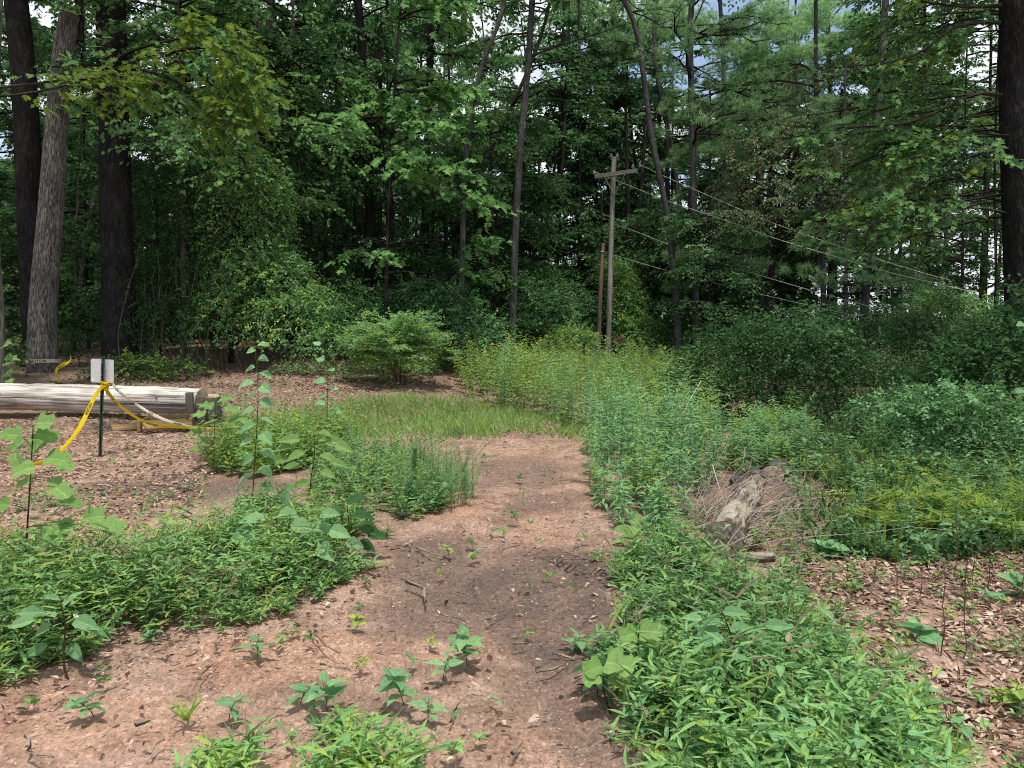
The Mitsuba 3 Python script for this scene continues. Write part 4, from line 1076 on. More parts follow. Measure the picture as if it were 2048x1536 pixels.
# tall weeds of the middle strip
rg = np.random.default_rng(400)
tw = stuff('tall_weeds', 'sunlit thicket of tall narrow-leaved weeds filling the middle right', 'weeds')
LOGS = shapely.Polygon([(1.30, 5.1), (1.9, 4.8), (2.9, 6.2), (2.9, 7.7), (2.2, 7.8), (1.45, 6.4)])
xy = scatter(rg, WEEDS, 2100, 1.6)
ragged = shapely.distance(shapely.Polygon(WEEDS).boundary, shapely.points(xy[:, 0], xy[:, 1]))
xy = xy[(ragged > .5 * n2(xy[:, 0], xy[:, 1], 1.7, 41) - .12) & ~shapely.contains_xy(LOGS, xy[:, 0], xy[:, 1])]
xy = np.vstack([xy, scatter(rg, [(-4, 15.2), (-1.6, 14.8), (-1.2, 20), (-3.5, 19)][:0] or [(-3.6, 16.6), (-1.8, 16.4), (-1.3, 20), (-3.5, 19)], 240), scatter(rg, [(2.3, 7.6), (2.6, 9.4), (4.2, 11.2), (3.6, 8.8)], 160)])
b = on_ground(xy)
H = np.interp(b[:, 1], [5.4, 6.5, 8, 11, 14, 17, 20, 26], [.35, .6, .8, .92, 1.05, .9, .65, .5]) * rg.uniform(.6, 1.15, len(b)) * (.55 + .9 * n2(b[:, 0], b[:, 1], 1.3, 8, 2)) * np.where(b[:, 0] > .28 * b[:, 1], .55, 1)
far_ = rg.random(len(b)) < ss(8.5, 14, b[:, 1])
kinds_w = np.where(far_, np.array([8, 8, 6, 7])[rg.integers(0, 4, len(b))], np.array([7, 7, 10, 7, 5, 8])[rg.integers(0, 6, len(b))])
m, S = weed_mesh(rg, b, H, 36, .125, .24, kinds_w, LANCE, .35, .5, stem_r=.0028, taper=.4)
fl = rg.random(len(b)) < np.where((b[:, 1] > 13) & (b[:, 0] < 4.5), .09, .006)
m.put(tw + '__leaves', 'leaf')
f = Mesh()
tipp = np.repeat(S[fl, -1], 7, 0)
k = len(tipp)
f.add(*leaves(RHOMB, tipp, rg.standard_normal((k, 3)) + [0, 0, .3], UP + .3 * rg.standard_normal((k, 3)), .045, .028, 14 + rg.random(k)))
f.put(tw + '__flower_heads', 'leaf')
labels[tw + '__flower_heads'] = {'label': 'small yellow flower heads', 'kind': 'stuff'}
labels[tw + '__leaves'] = {'kind': 'stuff'}

# weeds and ferns on the right
rg = np.random.default_rng(401)
rw = stuff('shady_weeds', 'shaded mixed weeds right of the fallen logs', 'weeds')
b = on_ground(scatter(rg, WEEDS_R, 620, 1.2))
b = b[~shapely.contains_xy(LOGS, b[:, 0], b[:, 1])]
H = rg.uniform(.12, .48, len(b)) * np.interp(b[:, 1], [4.8, 6, 9], [.7, .9, 1.0]) * np.where(rg.random(len(b)) < .06, 1.9, 1)
H = H * np.where(n2(b[:, 0], b[:, 1], 1.1, 77) > .5, 1.2, .65)
m, _ = weed_mesh(rg, b, H, 30, .095, .30, [7, 1, 1, 2, 2, 10], RHOMB, .3, .4, lean=.35, stem_r=.0025)
b = on_ground(scatter(rg, WEEDS_R, 170, 1.2))
m2, _ = weed_mesh(rg, b, rg.uniform(.10, .38, 170), 12, .10, .55, [7, 1, 10], OVATE, .25, .2, lean=.4, stem_r=.003)
m.add(*m2.arrays())
b = on_ground(scatter(rg, WEEDS_R, 2600, 1.1))
n = len(b)
m.add(*leaves(BLADE, b, np.stack([.6 * rg.standard_normal(n), .6 * rg.standard_normal(n), 1 + .3 * rg.random(n)], 1), rg.standard_normal((n, 3)), rg.uniform(.10, .34, n), .007, np.array([16, 1, 7, 2, 16])[rg.integers(0, 5, n)] + .999 * rg.random(n)))  # maple shade put into the colour: muted, darker blade kinds
m.put(rw, 'leaf')
ferns = stuff('ferns', 'patch of feathery yellow green ferns among the shaded weeds', 'fern')
m = Mesh()
for cpx, cpy, k in ((1800, 1050, 12), (1900, 1040, 12), (2010, 1040, 12), (1960, 1000, 10), (1790, 1010, 9), (1850, 1040, 9), (1930, 1050, 10), (2000, 1060, 9), (1900, 960, 9), (1980, 960, 9), (1780, 930, 7), (2040, 1020, 9), (1700, 940, 7), (1830, 980, 8)):
    c = gp(cpx, cpy + 22)
    az = rg.uniform(0, 6.28, k)
    D = np.stack([np.cos(az), np.sin(az), rg.uniform(.7, 1.4, k)], 1)
    m.add(*spray(rg, np.repeat(c[None], k, 0) + .04 * rg.standard_normal((k, 3)) * [1, 1, 0], D, rg.uniform(.5, .85, k), 50, .11, 16, NEEDLE, .17, .5, .2, .1, spread=1.6))
m.put(ferns, 'leaf')

# leaf shoots of the stilt grass
def stilt(name, label, seed, poly, n, H0, ll, near=1.3, nl=10, kinds=(5, 5, 5, 1, 8), gap=.41):
    rg = np.random.default_rng(seed)
    stuff(name, label, 'grass')
    b = on_ground(scatter(rg, poly, n, near))
    b = b[n2(b[:, 0], b[:, 1], 2.1, seed) > gap]
    eg = np.clip(shapely.distance(shapely.Polygon(poly).boundary, shapely.points(b[:, 0], b[:, 1])) / .35, 0, 1)
    b = b[rg.random(len(b)) < .35 + .65 * eg]
    n = len(b)
    edge = np.clip(shapely.distance(shapely.Polygon(poly).boundary, shapely.points(b[:, 0], b[:, 1])) / .25, .25, 1)
    H = H0 * rg.uniform(.5, 1.15, n) * edge * (0.7 + .6 * n2(b[:, 0], b[:, 1], 1.6, 9))
    H = H * (1 + .45 * ss(-1.5, -2.4, b[:, 0]))
    m, _ = weed_mesh(rg, b, H, nl, ll, .23, kinds, LANCE, .30, .1, lean=.6, first=.25, stem_r=.0016, taper=.15)
    e = rg.random(n)
    q = b[e < .16]
    mm, _ = weed_mesh(rg, q, H[e < .16] * rg.uniform(.5, 1.2, len(q)), 7, ll * .8, .5, [10, 7, 8, 1], OVATE, .3, .1, lean=.4, stem_r=.0016, taper=.2)
    m.add(*mm.arrays())
    q = b[e > .84]
    mm, _ = weed_mesh(rg, q, H[e > .84] * rg.uniform(.6, 1.4, len(q)), 5, ll * 1.5, .045, [17, 8, 6, 5, 1], BLADE, 1.0, .1, lean=.7, stem_r=.0012, skind=17, taper=0)
    m.add(*mm.arrays())
    m.put(name, 'leaf')


stilt('stilt_grass', 'lush bright green stilt grass in the lower right foreground', 410, STILT_R, 2200, .34, .084, 1.0, kinds=(5, 5, 5, 7, 1))
stilt('stilt_grass_bank', 'bright green stilt grass bank on the left of the path', 411, STILT_L, 2900, .34, .078, 1.0, kinds=(5, 5, 8, 1, 5))
stilt('stilt_grass_clump', 'stilt grass clump at the bottom edge beside the path', 412, STILT_B, 480, .22, .085, 1.0, gap=.33)
MIDBANK = [(-2.3, 6.0), (-1.0, 5.8), (-.55, 6.3), (-.45, 7.2), (-.9, 8.2), (-1.5, 9.2), (-2.1, 8.6), (-2.0, 7.6), (-2.2, 6.6)]
rg = np.random.default_rng(413)
mb = stuff('mixed_weeds', 'mixed leafy weeds and seedlings on the bank left of the path bend', 'weeds')
b = on_ground(scatter(rg, MIDBANK, 760, 1.2))
b = b[n2(b[:, 0], b[:, 1], 1.4, 35) > .45]
m, _ = weed_mesh(rg, b, rg.uniform(.08, .42, len(b)) * (.6 + .8 * n2(b[:, 0], b[:, 1], 1.1, 36)), 16, .085, .32, [8, 5, 5, 7, 1, 10], LANCE, .4, .2, lean=.35, stem_r=.002)
b = on_ground(scatter(rg, [(-3.1, 8.0), (-2.6, 7.6), (-2.0, 8.2), (-1.9, 9.4), (-2.4, 10.6), (-3.3, 10.4), (-3.6, 8.8)], 640, 1))
m2, _ = weed_mesh(rg, b, rg.uniform(.12, .58, len(b)) * (.5 + n2(b[:, 0], b[:, 1], 1.3, 52)), 18, .09, .36, [8, 5, 9, 8], LANCE, .4, .2, lean=.35, stem_r=.002)
m.add(*m2.arrays())
m.put(mb, 'leaf')
# fine feathery weeds (dog fennel)
rg = np.random.default_rng(414)
df = stuff('feathery_weeds', 'fine feathery dog fennel leaning out over the path bend', 'weeds')
xy = scatter(rg, [(-.95, 6.3), (-.35, 6.3), (-.35, 7.4), (-.8, 8.0), (-1.1, 7.4)], 150)
m, _ = weed_mesh(rg, on_ground(xy), rg.uniform(.25, .55, 150), 70, .09, .05, [7, 5, 21], NEEDLE, .5, .1, lean=.5, stem_r=.002)
m.put(df, 'leaf')

# grass strip
rg = np.random.default_rng(420)
gs = stuff('grass_strip', 'strip of fresh yellow green grass across the clearing', 'grass')
m = Mesh()
big = shapely.Polygon(GRASS).buffer(.5)
xy = scatter(rg, list(big.exterior.coords), 13000)
dist = shapely.distance(big.boundary, shapely.points(xy[:, 0], xy[:, 1]))
xy = xy[n2(xy[:, 0], xy[:, 1], 1.6, 31) + .35 * np.minimum(dist, .6) / .6 + .16 * rg.standard_normal(len(xy)) > .72]
b = on_ground(xy)
n = len(b)
D = np.stack([.5 * rg.standard_normal(n), .5 * rg.standard_normal(n), 1 + .2 * rg.random(n)], 1)
m.add(*leaves(BLADE, b, D, rg.standard_normal((n, 3)), rg.uniform(.05, .2, n) * (.5 + n2(b[:, 0], b[:, 1], 2.5, 32)), .007, np.where(rg.random(n) < .75, 6, np.where(rg.random(n) < .6, 8, 17)) + .999 * rg.random(n)))
m.put(gs, 'leaf')
# sparse small herbs on the litter
rg = np.random.default_rng(421)
sh = stuff('sparse_herbs', 'scattered small green herbs sprouting through the dead leaves', 'herbs')
m = Mesh()
for poly, n, hh in ((LITTER_L, 420, .12), (LITTER_R, 230, .10), (PATH, 70, .05), ([(-4.2, 4.9), (-2.9, 5.2), (-3.0, 6.8), (-4.4, 7.0)], 160, .14), ([(-3.3, 12.2), (-1.2, 14.3), (.4, 12.6), (-1, 10.2), (-2.9, 9.5)], 500, .14), ([(1.2, 4.9), (1.7, 4.8), (2.6, 4.9), (2.2, 6.4), (1.5, 6.2)], 260, .16)):
    b = on_ground(scatter(rg, poly, n))
    b = b[n2(b[:, 0], b[:, 1], 1.5, 33) > .46]
    mm, _ = weed_mesh(rg, b, rg.uniform(.4, 1.2, len(b)) * hh, 8, .05, .42, [8, 5, 1, 10, 9], OVATE, .35, 0, lean=.4, stem_r=.0015)
    m.add(*mm.arrays())
m.put(sh, 'leaf')

# dead leaves
rg = np.random.default_rng(430)
dl = stuff('leaf_litter', 'brown dead leaves, chips and twigs strewn over the soil', 'dead leaves')
m = Mesh()


def strew(poly, n, size, kinds, near=1.0, lift=.004, tpl=RHOMB, wid=.55, flat=.28):
    b = on_ground(scatter(rg, poly, n, near))
    b[:, 2] += lift + .012 * rg.random(n)
    D = np.stack([rg.standard_normal(n), rg.standard_normal(n), .25 * rg.standard_normal(n)], 1)
    N = UP + flat * rg.standard_normal((n, 3))
    L = size * rg.uniform(.4, 1.3, n)
    m.add(*leaves(tpl, b, D, N, L, L * wid * rg.uniform(.6, 1.2, n), np.asarray(kinds)[rg.integers(0, len(kinds), n)] + .999 * rg.random(n)))


strew(LITTER_L, 24000, .055, [11, 11, 11, 12, 13])
strew([(-4, 14), (-1, 15), (-.5, 17), (-4.5, 17)], 2200, .07, [11, 11, 12])
strew([(-9, 14), (-3, 15), (-3, 17.5), (-9.5, 17.5)], 3000, .08, [11, 12, 12])
strew(LITTER_R, 9000, .045, [11, 11, 12, 11, 13], tpl=OVATE)
strew(WEEDS_R, 3500, .06, [11, 12])
strew(PATH, 5000, .016, [11, 12, 12, 11], 1.2, .001, flat=.2)
strew(PATH, 320, .045, [11, 12, 12, 13], 1.0, .002, OVATE)
strew(PATH, 8500, .034, [13, 12, 11, 12, 11], 1.2, .002, wid=.07)
strew(PATH, 500, .028, [11, 13, 12], 1.0, .002, OVATE, flat=.4)
strew(LITTER_R, 4200, .10, [13, 12, 17, 11], 1.0, .006, wid=.06)
strew(LITTER_L, 2000, .10, [13, 12, 17], 1.0, .006, wid=.06)
strew([(.5, 3.2), (1.3, 3.2), (1.2, 5.2), (.6, 5.2)], 900, .04, [11, 12])
strew([(-3.2, 12.4), (-.8, 14.3), (1, 11), (-.5, 10.3), (-2.8, 9)], 2600, .06, [11, 11, 12, 13])
strew([(-4.6, 2.6), (-2.2, 2.8), (-1, 4), (-.7, 5.5), (-2.3, 6), (-4.6, 5)], 1800, .05, [11, 12, 12])
m.put(dl, 'litter')

# ================================================================ MAN-MADE THINGS AND SINGLE PLANTS
rg = np.random.default_rng(500)
# --- the peeled log that closes the track
lg = thing('barrier_log', 'long pale peeled log lying as a barrier behind the sign post', 'log')
A, B = at(-170, 791, 12.6), at(404, 803, 12.0)
C = curve([A, (A * .6 + B * .4) + [0, 0, .015], B], 40)
rr = .235 + (-.035) * np.linspace(0, 1, 40) + .006 * rg.standard_normal(40)
v, f, uv = tubes(C, rr, 26, 0)
cc = np.repeat(C, 27, 0)
v = cc + (v - cc) * (1 + .12 * (meshkit.fbm(np.stack([v[:, 0] * 1.2, v[:, 1] * 3, v[:, 2] * 3], -1), 3, 2) - .5))[:, None]
Mesh().add(v, f, uv).put(part(lg, 'trunk'), 'wood', smooth=True)
ax = nrm(B - A)
Mesh().add(*disc(B + ax * .003, ax, .202, 5, 26)).put(part(lg, 'cut_end'), 'wood')
for k in range(5):
    c = C[6 + 7 * k]
    dr_ = nrm(np.array([rg.normal(0, .2), -1, rg.uniform(-.3, .6)]))
    Mesh().add(*disc(c + dr_ * .228, dr_, .022, 2, 9)).put(part(lg, 'knot'), 'wood')
# posts that hold it
for px, py, w, dp, h, lb in ((381, 850, .105, .10, .50, 'square weathered post holding the right end of the pale log'),):
    t = thing('wooden_post', lb, 'post')
    p = gp(px, py)
    Mesh().add(*move(box([h + .15, w, dp], 2, .008), rot([0, 1, 0], -90) @ rot([1, 0, 0], 8), [p[0], p[1], p[2] + h / 2 - .075])).put(part(t, 'shaft'), 'wood')
st = thing('tree_stump', 'low weathered stump beyond the square post at the log end', 'stump')
p = gp(418, 838)
g, P_, R_ = trunk_mesh(rg, [p - [0, 0, .1], p + [0, 0, .15], p + [.01, 0, .36]], .19, .16, 4, 14, 10, .25, .1)
Mesh().add(*g).put(part(st, 'side'), 'bark', smooth=True)
Mesh().add(*disc(P_[-1], [0, -.15, 1], .165, 5, 14)).put(part(st, 'cut_top'), 'wood')
for i, (px, py, L, r, lb) in enumerate(((250, 826, 1.6, .05, 'dark rotten pole lying under the pale log'), (110, 822, 1.9, .07, 'thick bark-covered pole under the left part of the pale log'))):
    t = thing('fallen_pole', lb, 'log')
    p = gp(px, py)
    g, _, _ = trunk_mesh(rg, [p + [-L / 2, .35, .05], p + [0, .3, .07], p + [L / 2, .15, .05]], r, r * .7, 3, 9, 14, 0, .15)
    Mesh().add(*g).put(t, 'bark', smooth=True)

# --- sign
sp = gp(201, 914)
sn = thing('sign', 'blank back of a small square sign on a green steel post with yellow tape', 'sign')
d0 = sp[1]
foot, head = at(201, 922, d0), at(207.5, 712, d0)
w3 = nrm(head - foot)
xr = nrm(np.cross(w3, [0, 1, 0]) * -1)
xr = xr if xr[0] > 0 else -xr
yb = np.cross(w3, xr)
L = np.linalg.norm(head - foot)
R3 = np.stack([xr, yb, w3], 1)
mid = (foot + head) / 2
post = Mesh()
for size, off in (((.005, .026, L), (-.009, -.004, 0)), ((.005, .026, L), (.009, -.004, 0)), ((.013, .005, L), (0, .0065, 0)), ((.009, .005, L), (-.0162, -.0145, 0)), ((.009, .005, L), (.0162, -.0145, 0))):
    g = box([size[2], size[0], size[1]], 2, .0012)
    v = g[0][:, [1, 2, 0]]
    post.add(v @ R3.T + mid + R3 @ np.array(off), g[1], g[2])
post.put(part(sn, 'post'), 'green_paint')
cx, cz = at(204.5, 742, d0 + .03), None
import trimesh
plate = trimesh.creation.extrude_polygon(shapely.box(-.118, -.122, .118, .122).buffer(.018), .0025, engine='earcut')
pv = np.array(plate.vertices)[:, [0, 2, 1]]
Rp = R3 @ rot([0, 1, 0], -1.5)
scene[part(sn, 'plate')] = mikit.ply((pv @ Rp.T + cx, np.array(plate.faces)), 'aluminium')
for dz in (.11, -.045):
    v, f, _ = disc([0, 0, 0], [0, -1, 0], .008, 2, 10)
    v = np.vstack([v, v[1:] + [0, .008, 0]])
    f = np.vstack([f, [[1 + i, 1 + (i + 1) % 10, 11 + i] for i in range(10)], [[1 + (i + 1) % 10, 11 + (i + 1) % 10, 11 + i] for i in range(10)]])
    scene[part(sn, 'bolt')] = mikit.ply((v @ R3.T + cx + R3 @ np.array([.016, -.052, dz]), f), 'porcelain')
v = np.array([[-.125, -.003, -.118], [-.085, -.003, -.118], [-.085, -.003, -.098], [-.125, -.003, -.098]])
scene[part(sn, 'sticker')] = mikit.ply((v @ Rp.T + cx, np.array([[0, 1, 2], [0, 2, 3]])), 'sticker')


# --- caution tape
def lettering(text, frame, s0, s1, h, key, bold=True):
    """Flat print on a ribbon: frame(s, t) gives the 3-D point at length s and height t."""
    g = meshkit.text_mesh(text, h, .0004, bold)
    v = np.array(g.vertices)
    w = v[:, 0].max()
    s = s0
    while s + w < s1:
        scene[part(*key)] = mikit.ply((frame(s + v[:, 0], v[:, 1] - h / 2), np.array(g.faces)), 'black_ink')
        s += w + .5


def ribbon(name, label, pts, width, mat, seed, twist=.6, text='CAUTION', face=(0, -1, .2), part_of=None):
    rg = np.random.default_rng(seed)
    t = part_of or thing(name, label, 'caution tape')
    n = 90
    C = curve(pts, n)
    tg = nrm(np.gradient(C, axis=0))
    arc = np.concatenate([[0], np.cumsum(np.linalg.norm(np.diff(C, axis=0), axis=1))])
    a = twist * (2 * meshkit.fbm(np.stack([arc * 1.5, arc * 0, arc * 0], 1), 3, seed) - 1) * 1.6
    nf = nrm(np.array(face) - (tg @ np.array(face))[:, None] * tg)
    wd = np.cross(tg, nf)
    W = wd * np.cos(a)[:, None] + nf * np.sin(a)[:, None]
    wd2 = width * (1 - .35 * meshkit.noise(np.stack([arc * 4, arc * 0, arc * 0 + 3], 1), seed))
    v = np.concatenate([C + W * (wd2 / 2)[:, None], C + np.cross(W, tg) * .006, C - W * (wd2 / 2)[:, None]])
    i = np.arange(n - 1)
    f = np.vstack([np.stack([i + k * n, i + 1 + k * n, i + n + 1 + k * n], 1) for k in (0, 1)] + [np.stack([i + k * n, i + n + 1 + k * n, i + n + k * n], 1) for k in (0, 1)])
    scene[part(t, 'strip')] = mikit.ply((v, f), mat, smooth=True)
    Nf = np.cross(W, tg)
    Nf = Nf * np.sign((Nf * np.array(face)).sum(1))[:, None]

    def frame(s, q):
        c = np.stack([np.interp(s, arc, C[:, k]) for k in range(3)], 1)
        w = np.stack([np.interp(s, arc, W[:, k]) for k in range(3)], 1)
        nn = np.stack([np.interp(s, arc, Nf[:, k]) for k in range(3)], 1)
        sg = -1 if W[:, 2].mean() < 0 else 1
        return c + w * (q * sg)[:, None] + nn * .009
    lettering(text, frame, .25, arc[-1], .024, (t, 'lettering'))
    return t


ktop = at(206, 771, d0 - .045)
ribbon('caution_tape', 'yellow caution tape running down left from the sign post to the ground', [ktop, at(186, 800, d0 - .15), at(162, 850, d0 - .35), at(134, 888, d0 - .5), at(82, 925, d0 - .7), at(52, 936, d0 - .75), at(38, 948, d0 - .8), at(0, 962, d0 - .85), at(-60, 968, d0 - .9)], .055, 'yellow_tape', 61)
ribbon('caution_tape', 'yellow caution tape sagging right from the sign post over the board cradle', [ktop + [.01, 0, 0], at(230, 802, d0 + .2), at(268, 832, d0 + .5), at(310, 850, d0 + .75), at(345, 853, d0 + .85), at(392, 856, d0 + .9), at(440, 858, d0 + .7), at(480, 864, d0 + .6)], .05, 'yellow_tape', 62)
ribbon('caution_tape', 'pale caution tape stretched from the log top down to the board cradle', [at(226, 768, 11.75), at(246, 790, 11.3), at(278, 812, 10.9), at(312, 832, 10.5), at(340, 843, 10.3), at(380, 854, 10.1), at(396, 868, 9.9)], .045, 'white_tape', 63)
kn = thing('tape_knot', 'bunched yellow tape knot round the sign post', 'caution tape')
m = Mesh()
for k in range(7):
    a = np.linspace(0, 2 * np.pi, 14)
    q = ktop + np.stack([.034 * np.cos(a) + .004 * rg.standard_normal(14), .040 + .040 * np.sin(a) + .004 * rg.standard_normal(14), .012 * (k - 3) + .01 * np.sin(a * 2 + k)], 1)
    v, f, uv = tubes(q, .008, 4)
    m.add(v, f, uv)
m.put(kn, 'yellow_tape', smooth=True)
# band round the snag
bd = thing('caution_tape', 'faded caution tape band wrapped round the foot of the pale trunk', 'caution tape')
P, R = SNAG
zc = at(85, 721, 16.5)[2]
cxy = np.array([np.interp(zc, P[:, 2], P[:, i]) for i in range(2)])
rb = np.interp(zc, P[:, 2], R) * (1.12) + .03
a = np.linspace(-np.pi, np.pi, 60)
v = np.concatenate([np.stack([cxy[0] + rb * np.sin(a), cxy[1] - rb * np.cos(a), zc + s * .04 + .008 * np.sin(3 * a)], 1) for s in (-1, 1)])
i = np.arange(59)
scene[part(bd, 'strip')] = mikit.ply((v, np.vstack([np.stack([i, i + 1, i + 61], 1), np.stack([i, i + 61, i + 60], 1)])), 'white_tape', smooth=True)
lettering('CAUTION', lambda s, q: np.stack([cxy[0] + (rb + .004) * np.sin(s / rb - .12), cxy[1] - (rb + .004) * np.cos(s / rb - .12), zc + q + .008 * np.sin(3 * (s / rb - .12))], 1), -.02, .55, .052, (bd, 'lettering'))
ribbon('caution_tape', 'crumpled yellow tape end hanging behind the log below the pale trunk', [at(140, 712, 15.6), at(126, 730, 15.4), at(114, 738, 15.3), at(114, 752, 15.2), at(120, 775, 15.1)], .07, 'yellow_tape', 64, 1.2)

# --- wooden frame on the ground
wf = thing('wooden_cradle', 'rough cradle of brown boards lying on dead leaves before the log', 'wooden cradle')
p = gp(318, 862)
Rz = rot([0, 0, 1], 24)
for size, off, ang, tl in (([.66, .16, .05], (.12, -.24, .10), 4, 24), ([.62, .15, .05], (.08, -.02, .12), -2, 14), ([.60, .05, .17], (.14, .30, .12), 2, 0), ([.52, .05, .16], (-.20, .06, .11), 76, 0), ([.46, .05, .15], (.44, .04, .11), 86, 0), ([.40, .15, .05], (-.42, .02, .07), 16, 28)):
    Rb = Rz @ rot([0, 0, 1], ang) @ rot([1, 0, 0], tl)
    Mesh().add(*move(box(size, 1, .006), Rb, p + Rz @ np.array(off))).put(part(wf, 'board'), 'wood')

# --- poles and wires
pl = thing('utility_pole', 'grey wooden utility pole with a crossarm and insulators', 'utility pole')
PD = 24.0
pts = [at(1216, 725, PD), at(1222, 500, PD), at(1228, 318, PD)]
pts[0][2] = float(height(pts[0][0], PD)) - .2
C = curve(pts, 20)
Mesh().add(*tubes(C, np.linspace(.097, .074, 20), 14, 4)).add(*disc(C[-1] + [0, 0, .001], [0, 0, 1], .073, 4, 14)).put(part(pl, 'shaft'), 'wood', smooth=True)
al, ar_ = at(1190, 355, PD + .4), at(1272, 343, PD - .6)
ac, av = (al + ar_) / 2 + np.array([0, -.13, 0]), ar_ - al
Ra = np.stack([nrm(av), nrm(np.cross([0, 0, 1], av)), np.cross(nrm(av), nrm(np.cross([0, 0, 1], av)))], 1)
Mesh().add(*move(box([np.linalg.norm(av), .095, .12], 4, .006), Ra, ac)).put(part(pl, 'crossarm'), 'wood')
for s in (-1, 1):
    q = np.stack([ac + Ra[:, 0] * s * .42 - Ra[:, 1] * .06, ac * [1, 1, 0] + np.array([0, -.02, ac[2] - .62]) + (C[-4] - ac) * [1, 1, 0] * .3])
    Mesh().add(*tubes(curve(q, 3), .018, 5)).put(part(pl, 'brace'), 'grey_metal', smooth=True)


def insulator(base, key_parent, h=.16, r=.055):
    prof = [(.012, 0), (.012, .03), (r, .04), (r * .95, .065), (r * .5, .075), (r * .8, .085), (r * .78, .11), (r * .4, .12), (r * .55, .14), (.0, h)]
    k = 12
    a = np.arange(k) * 2 * np.pi / k
    v = np.vstack([np.stack([q * np.cos(a), q * np.sin(a), a * 0 + z], 1) for q, z in prof]) + base
    f = []
    for i in range(len(prof) - 1):
        for j in range(k):
            b_ = (j + 1) % k
            f += [[i * k + j, i * k + b_, (i + 1) * k + b_], [i * k + j, (i + 1) * k + b_, (i + 1) * k + j]]
    scene[part(key_parent, 'insulator')] = mikit.ply((v, np.array(f)), 'porcelain', smooth=40)
    return base + np.array([0, 0, h * .6])


ins = [insulator(ac + Ra[:, 0] * s + [0, 0, .06], pl) for s in (.86, .62, -.80)]
Mesh().add(*tubes(np.stack([C[-1] + [-.10, 0, -.02], C[-1] + [0, -.02, .05], C[-1] + [.12, 0, -.02]]), .02, 5)).put(part(pl, 'top_bracket'), 'grey_metal', smooth=True)
ins += [insulator(C[-1] + [s, 0, .02], pl) for s in (-.09, .10)]
sb = thing('stub_pole', 'shorter reddish brown pole standing left of the utility pole', 'pole')
pts = [at(1196, 725, 23.4), at(1200, 600, 23.4), at(1206, 486, 23.4)]
pts[0][2] = float(height(pts[0][0], 23.4)) - .2
Cs = curve(pts, 16)
Mesh().add(*tubes(Cs, np.linspace(.073, .06, 16), 12, 3)).add(*disc(Cs[-1] + [0, 0, .001], [0, 0, 1], .059, 5, 12)).put(part(sb, 'shaft'), 'wood', smooth=True)
Mesh().add(*tubes(np.stack([Cs[-2] + [.07 * math.cos(a), .07 * math.sin(a), 0] for a in np.linspace(0, 6.28, 12)]), .012, 4)).put(part(sb, 'wire_collar'), 'grey_metal')
WIRES = [
    ('uppermost power line from the insulators at the right end of the crossarm', [None, (1350, 362), (1451, 406), (1536, 442), (1650, 483), (1730, 510), (1900, 560)], ins[0], .008),
    ('second power line from the crossarm, brightest where it crosses the stout pine', [None, (1295, 386), (1362, 411), (1474, 449), (1536, 472), (1650, 507), (1739, 534), (1850, 562), (1950, 585)], ins[2], .010),
    ('third wire leaving the utility pole at half its height', [(1226, 449), (1284, 468), (1336, 489), (1404, 513), (1467, 534), (1640, 586), (1757, 617), (1880, 640)], None, .008),
    ('lowest wire leaving the utility pole just above the weeds and shrubs', [(1224, 509), (1284, 527), (1362, 549), (1424, 565), (1614, 610), (1726, 634), (1796, 646), (1900, 660)], None, .008),
]
for lb, px, start, r in WIRES:
    t = thing('power_line', lb, 'wire')
    q = [start if x is None else at(x[0], x[1], PD - 8 * max(0, (x[0] - 1228) / 670)) for x in px]
    Mesh().add(*tubes(curve(q, 40), r, 4)).put(t, 'wire_metal', smooth=True)
t = thing('guy_wire', 'thick guy wire running from the stub pole up out of the top', 'wire')
q = [Cs[-2] + [-.07, -.03, 0], at(1130, 376, 18.6), at(1052, 270, 15.2), at(1030, 236, 14.2), at(985, 140, 12), at(922, 0, 9.4), at(860, -150, 7.6)]
Mesh().add(*tubes(curve(q, 50), .010, 6)).put(t, 'cable', smooth=True)

# --- rotten logs on the right
rl = thing('rotten_log', 'rotten grey log lying away from us with its sawn mossy end in front', 'log')
e0, e1 = at(1448, 1108, 5.05), at(1504, 1000, 6.7)
e1[2] = float(height(e1[0], e1[1])) + .12
e0[2] = float(height(e0[0], e0[1])) + .13
g, P_, R_ = trunk_mesh(rg, [e0, (e0 + e1) / 2 + [0, 0, .02], e1], .118, .10, 5, 18, 24, 0, .16)
Mesh().add(*g).put(part(rl, 'bark'), 'bark', smooth=True)
Mesh().add(*disc(P_[0] + nrm(P_[0] - P_[1]) * .004, P_[0] - P_[1], .128, 2, 18, 1 + .04 * rg.standard_normal(18))).put(part(rl, 'sawn_end'), 'wood')
for px, py, d, r, L, az, lb in ((1545, 952, 7.4, .115, .5, 1.1, 'brown round-ended log chunk, uppermost of the rotten pile'), (1512, 965, 7.15, .085, .5, 1.3, 'log chunk with a split end in the middle of the rotten pile'), (1493, 978, 7.0, .07, .45, 1.5, 'smallest log chunk at the left of the rotten pile'), (1487, 1098, 5.2, .035, .5, 1.0, 'thin broken branch with a white end beside the sawn log'), (1474, 1134, 4.95, .035, .26, .2, 'short stub of wood under the sawn log')):
    t = thing('log_chunk', lb, 'log')
    c = at(px, py, d)
    c[2] = max(c[2], float(height(c[0], c[1])) + r * .7)
    dv = np.array([math.cos(az), math.sin(az), -.05])
    g, P_, R_ = trunk_mesh(rg, [c, c + dv * L * .5, c + dv * L], r, r * .92, 5 if r < .05 else 2, 12, 10, 0, .16)
    Mesh().add(*g).put(part(t, 'bark'), 'bark', smooth=True)
    Mesh().add(*disc(P_[0] - nrm(dv) * .003, -dv, r * .96, 5, 12, 1 + .06 * rg.standard_normal(12))).put(part(t, 'broken_end'), 'wood')
bp = stuff('dead_stalks', 'fan of grey dead stalks and brush thrown over the rotten log', 'dead brush')
m = Mesh()
n = 80
